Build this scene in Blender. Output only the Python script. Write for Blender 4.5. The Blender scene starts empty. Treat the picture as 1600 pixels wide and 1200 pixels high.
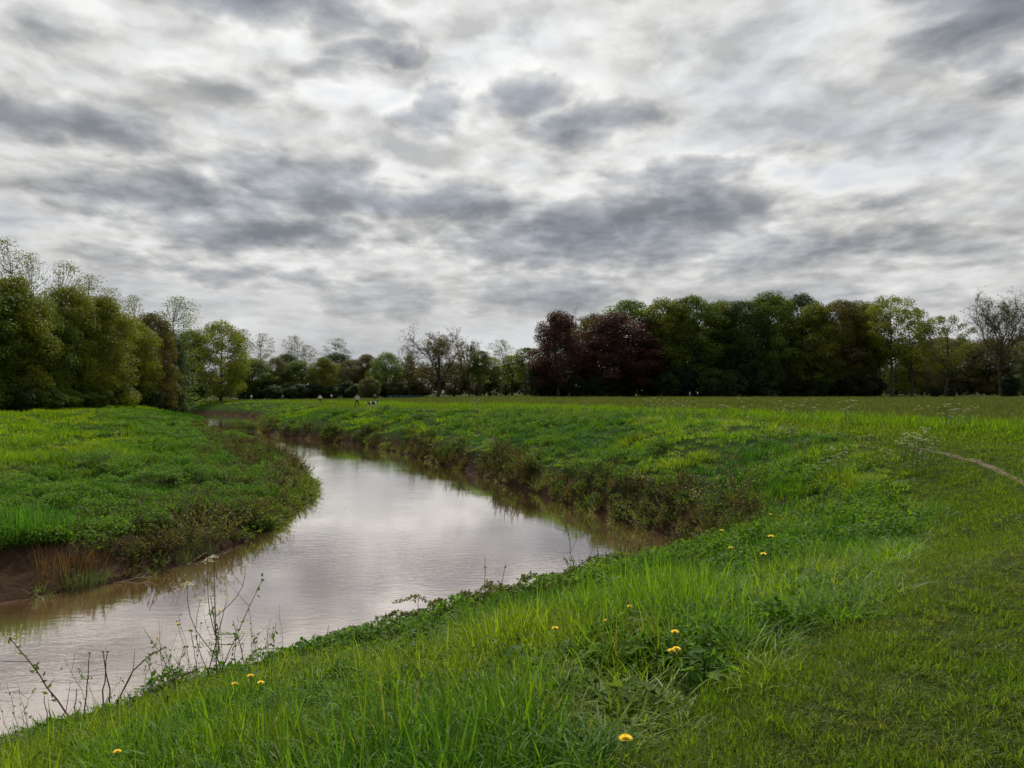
import bpy, math, random
import numpy as np
from mathutils import Vector, Matrix

random.seed(7)
rng = np.random.default_rng(7)
R = math.radians
scene = bpy.context.scene
COL = scene.collection

# ------------------------------------------------------------------ camera, sky, sun, exposure
EYE = 1.7
F_PX = 1200.0
HORIZON = 611.0
cam_data = bpy.data.cameras.new('camera')
cam_data.sensor_width = 36.0
cam_data.lens = 36.0 * F_PX / 1600.0
cam_data.clip_start = 0.05
cam_data.clip_end = 6000
cam = bpy.data.objects.new('camera', cam_data)
COL.objects.link(cam)
cam.rotation_euler = (R(90) + math.atan((HORIZON - 600) / F_PX), 0, 0)
scene.camera = cam
SUN_EL, SUN_AZ = 44.0, -4.0        # azimuth from +Y towards +X

scene.render.engine = 'CYCLES'
scene.cycles.use_denoising = True
scene.cycles.max_bounces = 8
scene.cycles.diffuse_bounces = 3
scene.cycles.glossy_bounces = 3
scene.cycles.transmission_bounces = 6
scene.cycles.transparent_max_bounces = 8
scene.cycles.sample_clamp_indirect = 6
scene.view_settings.view_transform = 'Standard'
scene.view_settings.look = 'None'
scene.view_settings.exposure = 0.0
scene.view_settings.gamma = 1.0
scene.view_settings.use_curve_mapping = False


class NT:
    """small helper round a node tree"""
    def __init__(self, tree):
        self.t = tree
        tree.nodes.clear()

    def n(self, kind, **kw):
        nd = self.t.nodes.new(kind)
        for k, v in kw.items():
            setattr(nd, k, v)
        return nd

    def link(self, a, b):
        self.t.links.new(a, b)

    def _in(self, sock, v):
        if isinstance(v, bpy.types.NodeSocket):
            self.link(v, sock)
        elif v is not None:
            sock.default_value = v

    def math(self, op, a, b=None, c=None, clamp=False):
        nd = self.n('ShaderNodeMath', operation=op, use_clamp=clamp)
        for i, v in enumerate((a, b, c)):
            self._in(nd.inputs[i], v)
        return nd.outputs[0]

    def vec(self, op, a, b=None, scale=None):
        nd = self.n('ShaderNodeVectorMath', operation=op)
        self._in(nd.inputs[0], a)
        self._in(nd.inputs[1], b)
        if scale is not None:
            self._in(nd.inputs['Scale'], scale)
        return nd.outputs['Value'] if op in ('LENGTH', 'DOT_PRODUCT', 'DISTANCE') else nd.outputs[0]

    def comb(self, x, y, z=0.0):
        nd = self.n('ShaderNodeCombineXYZ')
        for i, v in enumerate((x, y, z)):
            self._in(nd.inputs[i], v)
        return nd.outputs[0]

    def noise(self, v, scale, detail=4.0, rough=0.5, lac=2.0, dist=0.0, color=False):
        nd = self.n('ShaderNodeTexNoise')
        self._in(nd.inputs['Vector'], v)
        nd.inputs['Scale'].default_value = scale
        nd.inputs['Detail'].default_value = detail
        nd.inputs['Roughness'].default_value = rough
        nd.inputs['Lacunarity'].default_value = lac
        nd.inputs['Distortion'].default_value = dist
        return nd.outputs['Color'] if color else nd.outputs[0]

    def mrange(self, v, a, b, c=0.0, d=1.0, smooth=True):
        nd = self.n('ShaderNodeMapRange', interpolation_type='SMOOTHSTEP' if smooth else 'LINEAR')
        self._in(nd.inputs['Value'], v)
        for k, x in (('From Min', a), ('From Max', b), ('To Min', c), ('To Max', d)):
            self._in(nd.inputs[k], x)
        return nd.outputs[0]

    def mix(self, f, a, b, mode='MIX'):
        nd = self.n('ShaderNodeMix', data_type='RGBA', blend_type=mode)
        self._in(nd.inputs[0], f)
        self._in(nd.inputs[6], a)
        self._in(nd.inputs[7], b)
        return nd.outputs[2]

    def ramp(self, v, stops, interp='LINEAR'):
        nd = self.n('ShaderNodeValToRGB')
        cr = nd.color_ramp
        cr.interpolation = interp
        while len(cr.elements) < len(stops):
            cr.elements.new(0.5)
        for e, (p, c) in zip(cr.elements, stops):
            e.position = p
            e.color = (*c, 1)
        self._in(nd.inputs[0], v)
        return nd.outputs[0]


def build_world():
    w = bpy.data.worlds.new('World')
    scene.world = w
    w.use_nodes = True
    T = NT(w.node_tree)
    tc = T.n('ShaderNodeTexCoord').outputs['Generated']
    sep = T.n('ShaderNodeSeparateXYZ')
    T.link(tc, sep.inputs[0])
    X, Y, Z = sep.outputs
    den = T.math('ADD', T.math('MAXIMUM', Z, 0.0), 0.13)
    plane = T.comb(T.math('DIVIDE', X, den), T.math('DIVIDE', Y, den), 0.0)     # a flat cloud deck overhead
    az = T.math('ARCTAN2', X, Y)
    el = T.math('ARCSINE', Z)
    sky_dir = T.comb(az, el, 0.0)
    half = (0.5, 0.5, 0.5)
    w0 = T.vec('SUBTRACT', T.noise(tc, 4.5, 2.0, 0.5, color=True), half)
    w2 = T.vec('SUBTRACT', T.noise(T.vec('MULTIPLY', tc, (1.0, 1.0, 1.7)), 11.0, 5.0, 0.52, color=True), half)
    P = T.vec('ADD', sky_dir, T.vec('MULTIPLY', w2, (0.15, 0.07, 0.0)))
    P = T.vec('ADD', P, T.vec('MULTIPLY', w0, (0.10, 0.03, 0.0)))
    # thick grey cloud banks: azimuth, elevation, half widths (degrees), thickness
    banks = [
        (6.5, 11.6, 9.5, 2.6, 0.95), (13.5, 13.4, 6.5, 2.4, 0.75), (1.5, 10.4, 6.0, 1.6, 0.75), (13.0, 15.8, 9.0, 0.8, 0.6), (17.0, 10.4, 5.0, 2.0, 0.6),
        (-7.5, 13.9, 9.5, 1.5, 0.85), (-17.0, 14.6, 6.0, 2.2, 0.75), (-24.5, 13.0, 9.0, 2.0, 0.75), (-18.5, 11.0, 7.0, 1.3, 0.75), (-12.0, 15.6, 3.5, 1.4, 0.6),
        (-31.0, 17.0, 7.0, 1.7, 0.6), (-5.9, 20.4, 2.6, 1.3, 0.9), (1.6, 21.2, 3.2, 1.4, 0.85), (5.8, 19.0, 4.0, 1.2, 0.7),
        (-10.6, 23.2, 2.8, 0.9, 0.65), (-13.0, 22.0, 3.2, 0.9, 0.5), (-21.5, 26.6, 9.0, 1.9, 0.85), (-12.6, 25.8, 2.2, 2.4, 0.6), (-33, 24.0, 4.0, 3.0, 0.35),
        (32.0, 23.5, 4.6, 3.4, 0.9), (32.5, 19.4, 2.6, 1.4, 0.6), (-21.0, 8.4, 5.5, 0.8, 0.6), (-16.5, 7.4, 3.2, 0.8, 0.55),
        (3.0, 6.8, 7.0, 2.1, 0.55), (22.0, 9.6, 6.0, 1.6, 0.5), (-11.0, 6.6, 5.0, 1.6, 0.5), (9.5, 19.6, 3.4, 1.2, 0.45),
        (30.0, 9.2, 7.0, 1.6, 0.5), (22.0, 6.2, 10.0, 1.2, 0.5), (-27, 8.8, 5.0, 1.4, 0.45), (27.0, 13.0, 4.0, 1.2, 0.4), (-8.0, 10.5, 4.0, 0.9, 0.4), (-20.0, 20.5, 5.0, 1.2, 0.3),
    ]
    tot = None
    for a, e, ra, re, s in banks:
        d = T.vec('SUBTRACT', P, (R(a), R(e), 0.0))
        d = T.vec('MULTIPLY', d, (1 / R(ra * 1.5), 1 / R(re * 1.5), 0.0))
        m = T.mrange(T.vec('LENGTH', d), 0.0, 1.2, s, 0.0)
        tot = m if tot is None else T.math('MAXIMUM', tot, m)
    # the same kind of banks everywhere else, from noise
    pw = T.vec('ADD', plane, T.vec('SCALE', w2, scale=0.5))
    wide = T.noise(pw, 0.85, 5.0, 0.55)
    other = T.mrange(wide, 0.50, 0.72, 0.0, 0.8)
    ahead = T.math('MULTIPLY', T.mrange(az, R(-42), R(-34)), T.mrange(az, R(34), R(42), 1.0, 0.0))
    ahead = T.math('MULTIPLY', ahead, T.mrange(el, R(26), R(33), 1.0, 0.0))
    other = T.math('MULTIPLY', other, T.math('SUBTRACT', 1.0, T.math('MULTIPLY', ahead, 0.8)))
    bank = T.math('MAXIMUM', tot, other)

    # billows and wisps on the deck, and the same a little nearer the sun
    def relief(shift):
        q = T.vec('ADD', T.vec('MULTIPLY', tc, (1.0, 1.0, 2.5)), shift)
        q = T.vec('ADD', q, T.vec('SCALE', w2, scale=0.07))
        a = T.noise(q, 5.2, 9.0, 0.50, dist=0.15)
        pq = T.vec('ADD', T.vec('MULTIPLY', plane, (1.0, 0.8, 1.0)), T.vec('SCALE', shift, scale=3.0))
        b = T.noise(T.vec('ADD', pq, T.vec('SCALE', w2, scale=0.12)), 9.0, 5.0, 0.5)
        return T.math('ADD', T.math('MULTIPLY', T.math('SUBTRACT', a, 0.5), 1.7), T.math('MULTIPLY', T.math('MULTIPLY', T.math('SUBTRACT', b, 0.5), 0.80), T.mrange(el, R(2), R(12), 0.25, 1.0)))
    r0 = relief((0.0, 0.0, 0.0))
    r1 = relief((0.0, 0.0, 0.075))
    thick = T.math('ADD', T.math('MULTIPLY', bank, 1.12), T.math('MULTIPLY', r0, T.mrange(bank, 0.0, 0.7, 0.62, 0.34)))
    rim = T.math('SUBTRACT', r0, r1)
    lit = T.math('MULTIPLY', rim, T.mrange(thick, -0.1, 0.35, 0.3, 0.7))
    thick = T.math('SUBTRACT', thick, lit)
    cloud = T.ramp(T.math('ADD', T.math('MULTIPLY', thick, 0.55), 0.25), [
        (0.00, (0.42, 0.45, 0.52)), (0.12, (0.48, 0.505, 0.55)), (0.22, (0.60, 0.61, 0.62)), (0.32, (0.70, 0.695, 0.675)), (0.42, (0.54, 0.54, 0.535)),
        (0.56, (0.385, 0.40, 0.42)), (0.72, (0.295, 0.315, 0.35)), (0.92, (0.235, 0.255, 0.295))], 'B_SPLINE')
    emboss = T.mrange(T.math('MULTIPLY', rim, 1.0), -0.32, 0.32, 0.76, 1.34, smooth=False)
    cloud = T.vec('SCALE', cloud, scale=emboss)
    # the glow of the veiled sun
    sd = (math.sin(R(SUN_AZ)) * math.cos(R(SUN_EL)), math.cos(R(SUN_AZ)) * math.cos(R(SUN_EL)), math.sin(R(SUN_EL)))
    cosang = T.vec('DOT_PRODUCT', tc, sd)
    glow = T.math('POWER', T.math('MAXIMUM', cosang, 0.0), 6.0)
    bright = T.math('ADD', 0.90, T.math('MULTIPLY', glow, 0.34))
    cloud = T.vec('SCALE', cloud, scale=bright)
    # low down the deck is seen through more air
    low = T.mrange(el, R(0), R(10), 1.0, 0.0)
    cloud = T.mix(T.math('MULTIPLY', low, 0.28), cloud, (0.42, 0.455, 0.49, 1))
    cloud = T.vec('SCALE', cloud, scale=10.0)
    sky = T.n('ShaderNodeTexSky', sky_type='NISHITA')
    sky.sun_disc = False
    sky.sun_elevation = R(SUN_EL)
    sky.sun_rotation = R(SUN_AZ)
    cover = T.mrange(thick, -0.75, -0.25, 0.80, 0.985)
    col = T.mix(cover, sky.outputs[0], cloud)
    bg = T.n('ShaderNodeBackground')
    T.link(col, bg.inputs[0])
    bg.inputs[1].default_value = 0.1
    out = T.n('ShaderNodeOutputWorld')
    T.link(bg.outputs[0], out.inputs[0])
    w.cycles.sampling_method = 'MANUAL'
    w.cycles.sample_map_resolution = 1024


build_world()
sun_data = bpy.data.lights.new('sun', 'SUN')
sun_data.energy = 4.4
sun_data.angle = R(6)
sun_data.color = (1.0, 0.95, 0.84)
sun = bpy.data.objects.new('sun', sun_data)
COL.objects.link(sun)
_sd = Vector((math.sin(R(SUN_AZ)) * math.cos(R(SUN_EL)), math.cos(R(SUN_AZ)) * math.cos(R(SUN_EL)), math.sin(R(SUN_EL))))
sun.rotation_euler = _sd.to_track_quat('Z', 'Y').to_euler()
sun.location = (0, 0, 60)


# ------------------------------------------------------------------ helpers
def mesh_np(name, V, quads=None, tris=None, mat=None, smooth=False, vattr=None):
    me = bpy.data.meshes.new(name)
    V = np.asarray(V, dtype=np.float32)
    nq = 0 if quads is None else len(quads)
    nt = 0 if tris is None else len(tris)
    me.vertices.add(len(V))
    me.vertices.foreach_set('co', V.ravel())
    idx = []
    if nq:
        idx.append(np.asarray(quads, dtype=np.int32).ravel())
    if nt:
        idx.append(np.asarray(tris, dtype=np.int32).ravel())
    idx = np.concatenate(idx)
    me.loops.add(len(idx))
    me.loops.foreach_set('vertex_index', idx)
    me.polygons.add(nq + nt)
    starts = np.concatenate([np.arange(nq) * 4, nq * 4 + np.arange(nt) * 3]).astype(np.int32)
    me.polygons.foreach_set('loop_start', starts)
    if smooth:
        me.polygons.foreach_set('use_smooth', np.ones(nq + nt, dtype=bool))
    me.update(calc_edges=True)
    if vattr is not None:
        for k, a in vattr.items():
            a = np.asarray(a, dtype=np.float32)
            if a.ndim == 1:
                at = me.attributes.new(k, 'FLOAT', 'POINT')
                at.data.foreach_set('value', a)
            else:
                at = me.attributes.new(k, 'FLOAT_COLOR', 'POINT')
                at.data.foreach_set('color', np.concatenate([a, np.ones((len(a), 1), np.float32)], 1).ravel())
    if mat is not None:
        me.materials.append(mat)
    return me


def link(name, data, parent=None, loc=(0, 0, 0), rot=(0, 0, 0), scale=(1, 1, 1)):
    o = bpy.data.objects.new(name, data)
    COL.objects.link(o)
    o.location, o.rotation_euler, o.scale = loc, rot, scale
    if parent is not None:
        o.parent = parent
    return o


def tag(o, label=None, cat=None, group=None, kind=None):
    for k, v in (('label', label), ('category', cat), ('group', group), ('kind', kind)):
        if v is not None:
            o[k] = v
    return o


class MB:
    """collects pieces of one mesh"""
    def __init__(self):
        self.V, self.Q, self.T, self.A, self.n = [], [], [], [], 0

    def add(self, V, quads=None, tris=None, a=0.5):
        V = np.asarray(V, dtype=np.float64).reshape(-1, 3)
        if quads is not None and len(quads):
            self.Q.append(np.asarray(quads) + self.n)
        if tris is not None and len(tris):
            self.T.append(np.asarray(tris) + self.n)
        self.V.append(V)
        self.A.append(np.broadcast_to(np.asarray(a, dtype=np.float64), (len(V),)))
        self.n += len(V)

    def mesh(self, name, mat, smooth=False):
        return mesh_np(name, np.concatenate(self.V), np.concatenate(self.Q) if self.Q else None,
                       np.concatenate(self.T) if self.T else None, mat, smooth, {'v': np.concatenate(self.A)})

    def tube(self, P, rad, k=5, a=0.5):
        P = np.asarray(P, dtype=np.float64)
        rad = np.broadcast_to(np.asarray(rad, dtype=np.float64), (len(P),))
        T = np.gradient(P, axis=0)
        T /= np.linalg.norm(T, axis=1)[:, None] + 1e-9
        m = T.mean(0)
        ref = np.array([0, 0, 1.0]) if abs(m[2]) < 0.75 * np.linalg.norm(m) else np.array([1.0, 0, 0])
        A = np.cross(T, ref)
        A /= np.linalg.norm(A, axis=1)[:, None] + 1e-9
        B = np.cross(T, A)
        t = np.arange(k) * 2 * np.pi / k
        V = P[:, None] + rad[:, None, None] * (np.cos(t)[None, :, None] * A[:, None] + np.sin(t)[None, :, None] * B[:, None])
        n = len(P)
        i = np.arange(n - 1)[:, None] * k
        j = np.arange(k)[None]
        j2 = (j + 1) % k
        Q = np.stack([i + j, i + j2, i + k + j2, i + k + j], -1).reshape(-1, 4)
        self.add(V.reshape(-1, 3), Q, a=a)
        # closed ends
        tip = np.array([P[-1] + T[-1] * rad[-1] * 0.5])
        b0 = self.n - n * k
        self.add(tip)
        ring = b0 + (n - 1) * k + np.arange(k)
        self.T.append(np.stack([ring, np.roll(ring, -1), np.full(k, self.n - 1)], 1))

    def leaves(self, C, U, W, L, wd, a=0.5):
        """diamond leaves: centre, long axis, cross axis (unit), half length, half width"""
        L = np.broadcast_to(L, (len(C),))[:, None]
        wd = np.broadcast_to(wd, (len(C),))[:, None]
        V = np.stack([C - U * L, C + W * wd, C + U * L, C - W * wd], 1).reshape(-1, 3)
        n = len(C)
        Q = np.arange(n)[:, None] * 4 + np.arange(4)[None]
        a = np.broadcast_to(a, (n,))
        self.add(V, Q, a=np.repeat(a, 4))


def unit(a):
    return a / (np.linalg.norm(a, axis=-1, keepdims=True) + 1e-9)


def rand_dirs(n, g):
    return unit(g.normal(size=(n, 3)))


def axes_for(N, g):
    r = rand_dirs(len(N), g)
    U = unit(np.cross(N, r))
    return U, unit(np.cross(N, U))


def hash2(i, j, s):
    h = (i.astype(np.int64) * 374761393 + j.astype(np.int64) * 668265263 + s * 982451653) & 0x7fffffff
    h = (h ^ (h >> 13)) * 1274126177 & 0x7fffffff
    return ((h ^ (h >> 16)) & 0xffff) / 65535.0


def vnoise(x, y, s=0):
    i, j = np.floor(x), np.floor(y)
    fx, fy = x - i, y - j
    fx, fy = fx * fx * (3 - 2 * fx), fy * fy * (3 - 2 * fy)
    a, b = hash2(i, j, s), hash2(i + 1, j, s)
    c, d = hash2(i, j + 1, s), hash2(i + 1, j + 1, s)
    return (a * (1 - fx) + b * fx) * (1 - fy) + (c * (1 - fx) + d * fx) * fy


def fbm(x, y, s=0, o=4):
    t, amp, tot = 0, 1.0, 0
    for k in range(o):
        t = t + amp * vnoise(x * 2 ** k, y * 2 ** k, s + k * 17)
        tot += amp
        amp *= 0.5
    return t / tot


def sstep(a, b, x):
    t = np.clip((x - a) / (b - a), 0, 1)
    return t * t * (3 - 2 * t)


# ------------------------------------------------------------------ the lie of the land
ZW = -3.3      # river level; the bank top where one stands is 0
NEAR = np.array([(-70, -66), (-30, -18), (-12.6, 1.0), (-7.8, 8.5), (-5.5, 11.3), (-3.2, 13.8), (-0.8, 16.0), (2.0, 18.8), (5.0, 21.2), (6.0, 24.0),
                 (5.2, 27.2), (3.3, 32.0), (0, 40.8), (-4.3, 51), (-11.2, 67), (-19.5, 78), (-28, 87), (-35, 106), (-43, 134), (-56, 160),
                 (-80, 180), (-135, 195), (-400, 215)], float)
FAR = np.array([(-400, 200), (-140, 182), (-95, 166), (-68, 150), (-51, 130), (-44.5, 110), (-37, 93), (-30, 82), (-24, 72), (-16.2, 56),
                (-11.2, 42.5), (-9.7, 37.2), (-9.1, 31), (-8.7, 27), (-8.9, 23.5), (-9.8, 20.6), (-11.6, 18.4), (-15, 15.4), (-26, 3),
                (-45, -20), (-85, -70)], float)


def chaikin(P, n=2):
    for _ in range(n):
        Q = np.empty((2 * len(P), 2))
        Q[0], Q[-1] = P[0], P[-1]
        Q[1:-1:2] = 0.75 * P[:-1] + 0.25 * P[1:]
        Q[2:-1:2] = 0.25 * P[:-1] + 0.75 * P[1:]
        P = Q
    return P


NEAR, FAR = chaikin(NEAR, 1), chaikin(FAR, 1)
POLY = np.concatenate([NEAR, FAR])


def line_dist(x, y, P):
    best = np.full(x.shape, 1e18)
    for a, b in zip(P[:-1], P[1:]):
        dx, dy = b - a
        t = np.clip(((x - a[0]) * dx + (y - a[1]) * dy) / (dx * dx + dy * dy), 0, 1)
        d = (x - a[0] - t * dx) ** 2 + (y - a[1] - t * dy) ** 2
        np.minimum(best, d, out=best)
    return np.sqrt(best)


def in_river(x, y):
    c = np.zeros(x.shape, bool)
    Q = np.roll(POLY, -1, 0)
    for (x0, y0), (x1, y1) in zip(POLY, Q):
        if y0 == y1:
            continue
        m = (y0 > y) != (y1 > y)
        c ^= m & (x < (x1 - x0) * (y - y0) / (y1 - y0) + x0)
    return c


def land(x, y):
    """dict of height z, side (0 near/outer bank, 1 inner bank), d (metres from the water), t (d over bank width), inside"""
    x, y = np.asarray(x, float), np.asarray(y, float)
    wob = (fbm(x * 0.6, y * 0.6, 5, 3) - 0.5) * 1.2 * sstep(8, 24, np.hypot(x, y))
    dn, df = np.maximum(line_dist(x, y, NEAR) + wob * 0.6, 0), np.maximum(line_dist(x, y, FAR) + wob, 0)
    ins = in_river(x, y)
    side = (df < dn).astype(float)
    base = -1.5 * (1 - np.exp(np.minimum(x, 0) * 0.0185 / 1.5)) * 1.15
    width = 10.0 + (8.4 - 10.0) * sstep(15, 27, y + 0.35 * x)
    t = dn / width
    s = np.clip(t, 0, 1)
    g_near = 0.08 * np.minimum(1, s / 0.05) + 0.92 * (1 - (1 - s) ** 1.06)
    g_far = 0.27 * sstep(0, 0.13, s) + 0.73 * (1 - (1 - s) ** 1.25)
    kf = sstep(17, 27, y + 0.35 * x)
    g = g_near * (1 - kf) + g_far * kf
    z_n = ZW + (base - ZW) * g
    mud = sstep(26, 20, y)
    A = (0.95 * mud + 0.55 * (1 - mud)) * (mud * sstep(-0.2, 3.4, df) + (1 - mud) * sstep(-0.1, 1.6, df))
    z_f = ZW + A + (base - 0.15 - ZW - (0.95 * mud + 0.55 * (1 - mud))) * sstep(1, 42 - 30 * sstep(55, 95, y), df) ** 0.8
    z = np.where(side > 0.5, z_f, z_n)
    d = np.where(side > 0.5, df, dn)
    amp = sstep(0.2, 3, d) * (1 - 0.6 * sstep(60, 200, y))
    hum = (fbm(x / 3.2, y / 3.2, 19, 2) - 0.5) * 1.35 * side * sstep(2, 6, d) * sstep(110, 60, y)
    bump = hum + (fbm(x / 6, y / 6, 11, 3) - 0.5) * 0.42 + (fbm(x / 1.3, y / 1.3, 23, 3) - 0.5) * 0.16
    flat = np.where(side > 0.5, 1.0, 1 - 0.7 * sstep(0.92, 1.02, t))
    z = z + bump * amp * flat
    zin = ZW - 0.12 - 0.45 * np.minimum(np.minimum(dn, df), 3)
    z = np.where(ins, zin, np.maximum(z, ZW - 0.05))
    return dict(z=z, side=side, d=d, t=t, ins=ins, dn=dn, df=df, width=width)


def zat(x, y):
    return float(land(np.array([x]), np.array([y]))['z'][0])


CAM_Z = zat(0, 0) + EYE
cam.location = (0, 0, CAM_Z)


def bear(px, d):
    """a point on the land at distance d along a compass bearing (given as tangent * F_PX from due ahead + 800)"""
    x = (px - 800) / F_PX * d
    return x, d, zat(x, d)


def look(px, py, up=0.0, dmin=2.0, dmax=120.0):
    """where a line of sight meets the land (up metres above it)"""
    d = np.exp(np.linspace(math.log(dmin), math.log(dmax), 700))
    x = (px - 800) / F_PX * d
    z = CAM_Z + (HORIZON - py) / F_PX * d
    h = land(x, d)['z'] + up
    i = int(np.argmax(z <= h)) if (z <= h).any() else len(d) - 1
    return float(x[i]), float(d[i]), float(h[i] - up)


def look_bank(px, py, room=0.25):
    """as look, but never in the water: steps back up the near bank"""
    while py < 1300:
        x, d, z = look(px, py)
        L = land(np.array([x]), np.array([d]))
        if not L['ins'][0] and L['d'][0] > room:
            return x, d, z, py
        py += 4
    return x, d, z, py


# ------------------------------------------------------------------ materials
def new_mat(name):
    m = bpy.data.materials.new(name)
    m.use_nodes = True
    return m, NT(m.node_tree)


def finish(T, shader):
    out = T.n('ShaderNodeOutputMaterial')
    T.link(shader, out.inputs[0])


def principled(T, col, rough=0.6, spec=0.5, normal=None, **kw):
    p = T.n('ShaderNodeBsdfPrincipled')
    T._in(p.inputs['Base Color'], col if isinstance(col, bpy.types.NodeSocket) else (*col, 1))
    T._in(p.inputs['Roughness'], rough)
    p.inputs['Specular IOR Level'].default_value = spec
    if normal is not None:
        T.link(normal, p.inputs['Normal'])
    for k, v in kw.items():
        p.inputs[k].default_value = v
    return p.outputs[0]


def bump(T, h, strength=0.5, dist=0.1):
    b = T.n('ShaderNodeBump')
    b.inputs['Strength'].default_value = strength
    b.inputs['Distance'].default_value = dist
    T.link(h, b.inputs['Height'])
    return b.outputs[0]


def leafy(name, source, trans=0.4, rough=0.55, spec=0.25, vary=0.5, gain=1.3):
    """source: 'instancer' (tint per clump), 'object' (object colour) or an rgb tuple; v varies leaf by leaf"""
    m, T = new_mat(name)
    if source == 'instancer':
        at = T.n('ShaderNodeAttribute', attribute_type='INSTANCER', attribute_name='tint')
        base = at.outputs['Vector']
    elif source == 'object':
        base = T.n('ShaderNodeObjectInfo').outputs['Color']
    else:
        nd = T.n('ShaderNodeRGB')
        nd.outputs[0].default_value = (*source, 1)
        base = nd.outputs[0]
    v = T.n('ShaderNodeAttribute', attribute_type='GEOMETRY', attribute_name='v').outputs['Fac']
    k = T.math('ADD', 1 - vary / 2, T.math('MULTIPLY', v, vary))
    col = T.vec('SCALE', base, scale=k)
    yel = T.vec('MULTIPLY', col, (1.25, 1.05, 0.7))
    col = T.mix(T.mrange(v, 0.55, 1.0), col, yel)
    p = principled(T, col, rough, spec)
    tr = T.n('ShaderNodeBsdfTranslucent')
    T.link(T.vec('MULTIPLY', T.vec('SCALE', col, scale=gain), (1.15, 1.1, 0.6)), tr.inputs[0])
    mx = T.n('ShaderNodeMixShader')
    mx.inputs[0].default_value = trans
    T.link(p, mx.inputs[1])
    T.link(tr.outputs[0], mx.inputs[2])
    finish(T, mx.outputs[0])
    return m


def plain(name, col, rough=0.7, spec=0.3, scale=30.0, var=0.3):
    m, T = new_mat(name)
    tc = T.n('ShaderNodeTexCoord').outputs['Object']
    n = T.noise(tc, scale, 4, 0.6)
    c = T.vec('SCALE', T.n('ShaderNodeRGB').outputs[0], scale=T.mrange(n, 0.3, 0.7, 1 - var, 1 + var))
    T.t.nodes['RGB' if 'RGB' in T.t.nodes else 'Color'].outputs[0].default_value = (*col, 1)
    finish(T, principled(T, c, rough, spec, bump(T, n, 0.3, 0.01)))
    return m


M_BLADE = leafy('grass_blade', 'instancer', 0.45, 0.55, 0.18, 0.7, 1.5)
M_FORB = leafy('weed_leaf', 'instancer', 0.42, 0.65, 0.12, 0.6, 1.5)
M_CROWN = leafy('tree_leaf', 'object', 0.40, 0.6, 0.2, 0.7, 1.3)
M_BARK = plain('bark', (0.055, 0.045, 0.035), 0.9, 0.1, 3.0, 0.4)
M_PALEBARK = plain('pale_bark', (0.11, 0.10, 0.085), 0.9, 0.1, 3.0, 0.35)
M_STEM = leafy('green_stem', (0.09, 0.13, 0.035), 0.15, 0.5, 0.3, 0.4)
M_DRY = plain('dry_stem', (0.10, 0.065, 0.04), 0.8, 0.2, 60.0, 0.35)
M_PETAL = leafy('white_petal', (0.62, 0.62, 0.54), 0.35, 0.6, 0.2, 0.2, 1.0)
M_YELLOW = leafy('yellow_petal', (0.80, 0.62, 0.015), 0.25, 0.6, 0.2, 0.3, 1.0)
M_FERN = leafy('lacy_leaf', (0.075, 0.15, 0.03), 0.4, 0.5, 0.3, 0.5, 1.4)
M_BRAMBLE = leafy('bramble_leaf', (0.085, 0.115, 0.025), 0.38, 0.6, 0.2, 0.9, 1.4)
M_WILLOW = leafy('willow_leaf', (0.11, 0.14, 0.028), 0.4, 0.5, 0.3, 0.8, 1.3)


def ground_mat():
    m, T = new_mat('soil_and_turf')
    col = T.n('ShaderNodeAttribute', attribute_type='GEOMETRY', attribute_name='col').outputs['Color']
    pos = T.n('ShaderNodeNewGeometry').outputs['Position']
    n1 = T.noise(pos, 3.0, 6, 0.65)
    n2 = T.noise(pos, 0.12, 4, 0.6)
    n3 = T.noise(pos, 28.0, 3, 0.6)
    k = T.math('MULTIPLY', T.mrange(n1, 0.25, 0.75, 0.72, 1.28), T.mrange(n2, 0.3, 0.7, 0.82, 1.18))
    k = T.math('MULTIPLY', k, T.mrange(n3, 0.25, 0.75, 0.75, 1.25))
    c = T.vec('SCALE', col, scale=k)
    wet = T.n('ShaderNodeAttribute', attribute_type='GEOMETRY', attribute_name='wet').outputs['Fac']
    rough = T.mrange(wet, 0, 1, 0.95, 0.75, smooth=False)
    h = T.math('ADD', n1, T.math('MULTIPLY', n3, 0.4))
    finish(T, principled(T, c, rough, 0.02, bump(T, h, 1.0, 0.22)))
    return m


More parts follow.
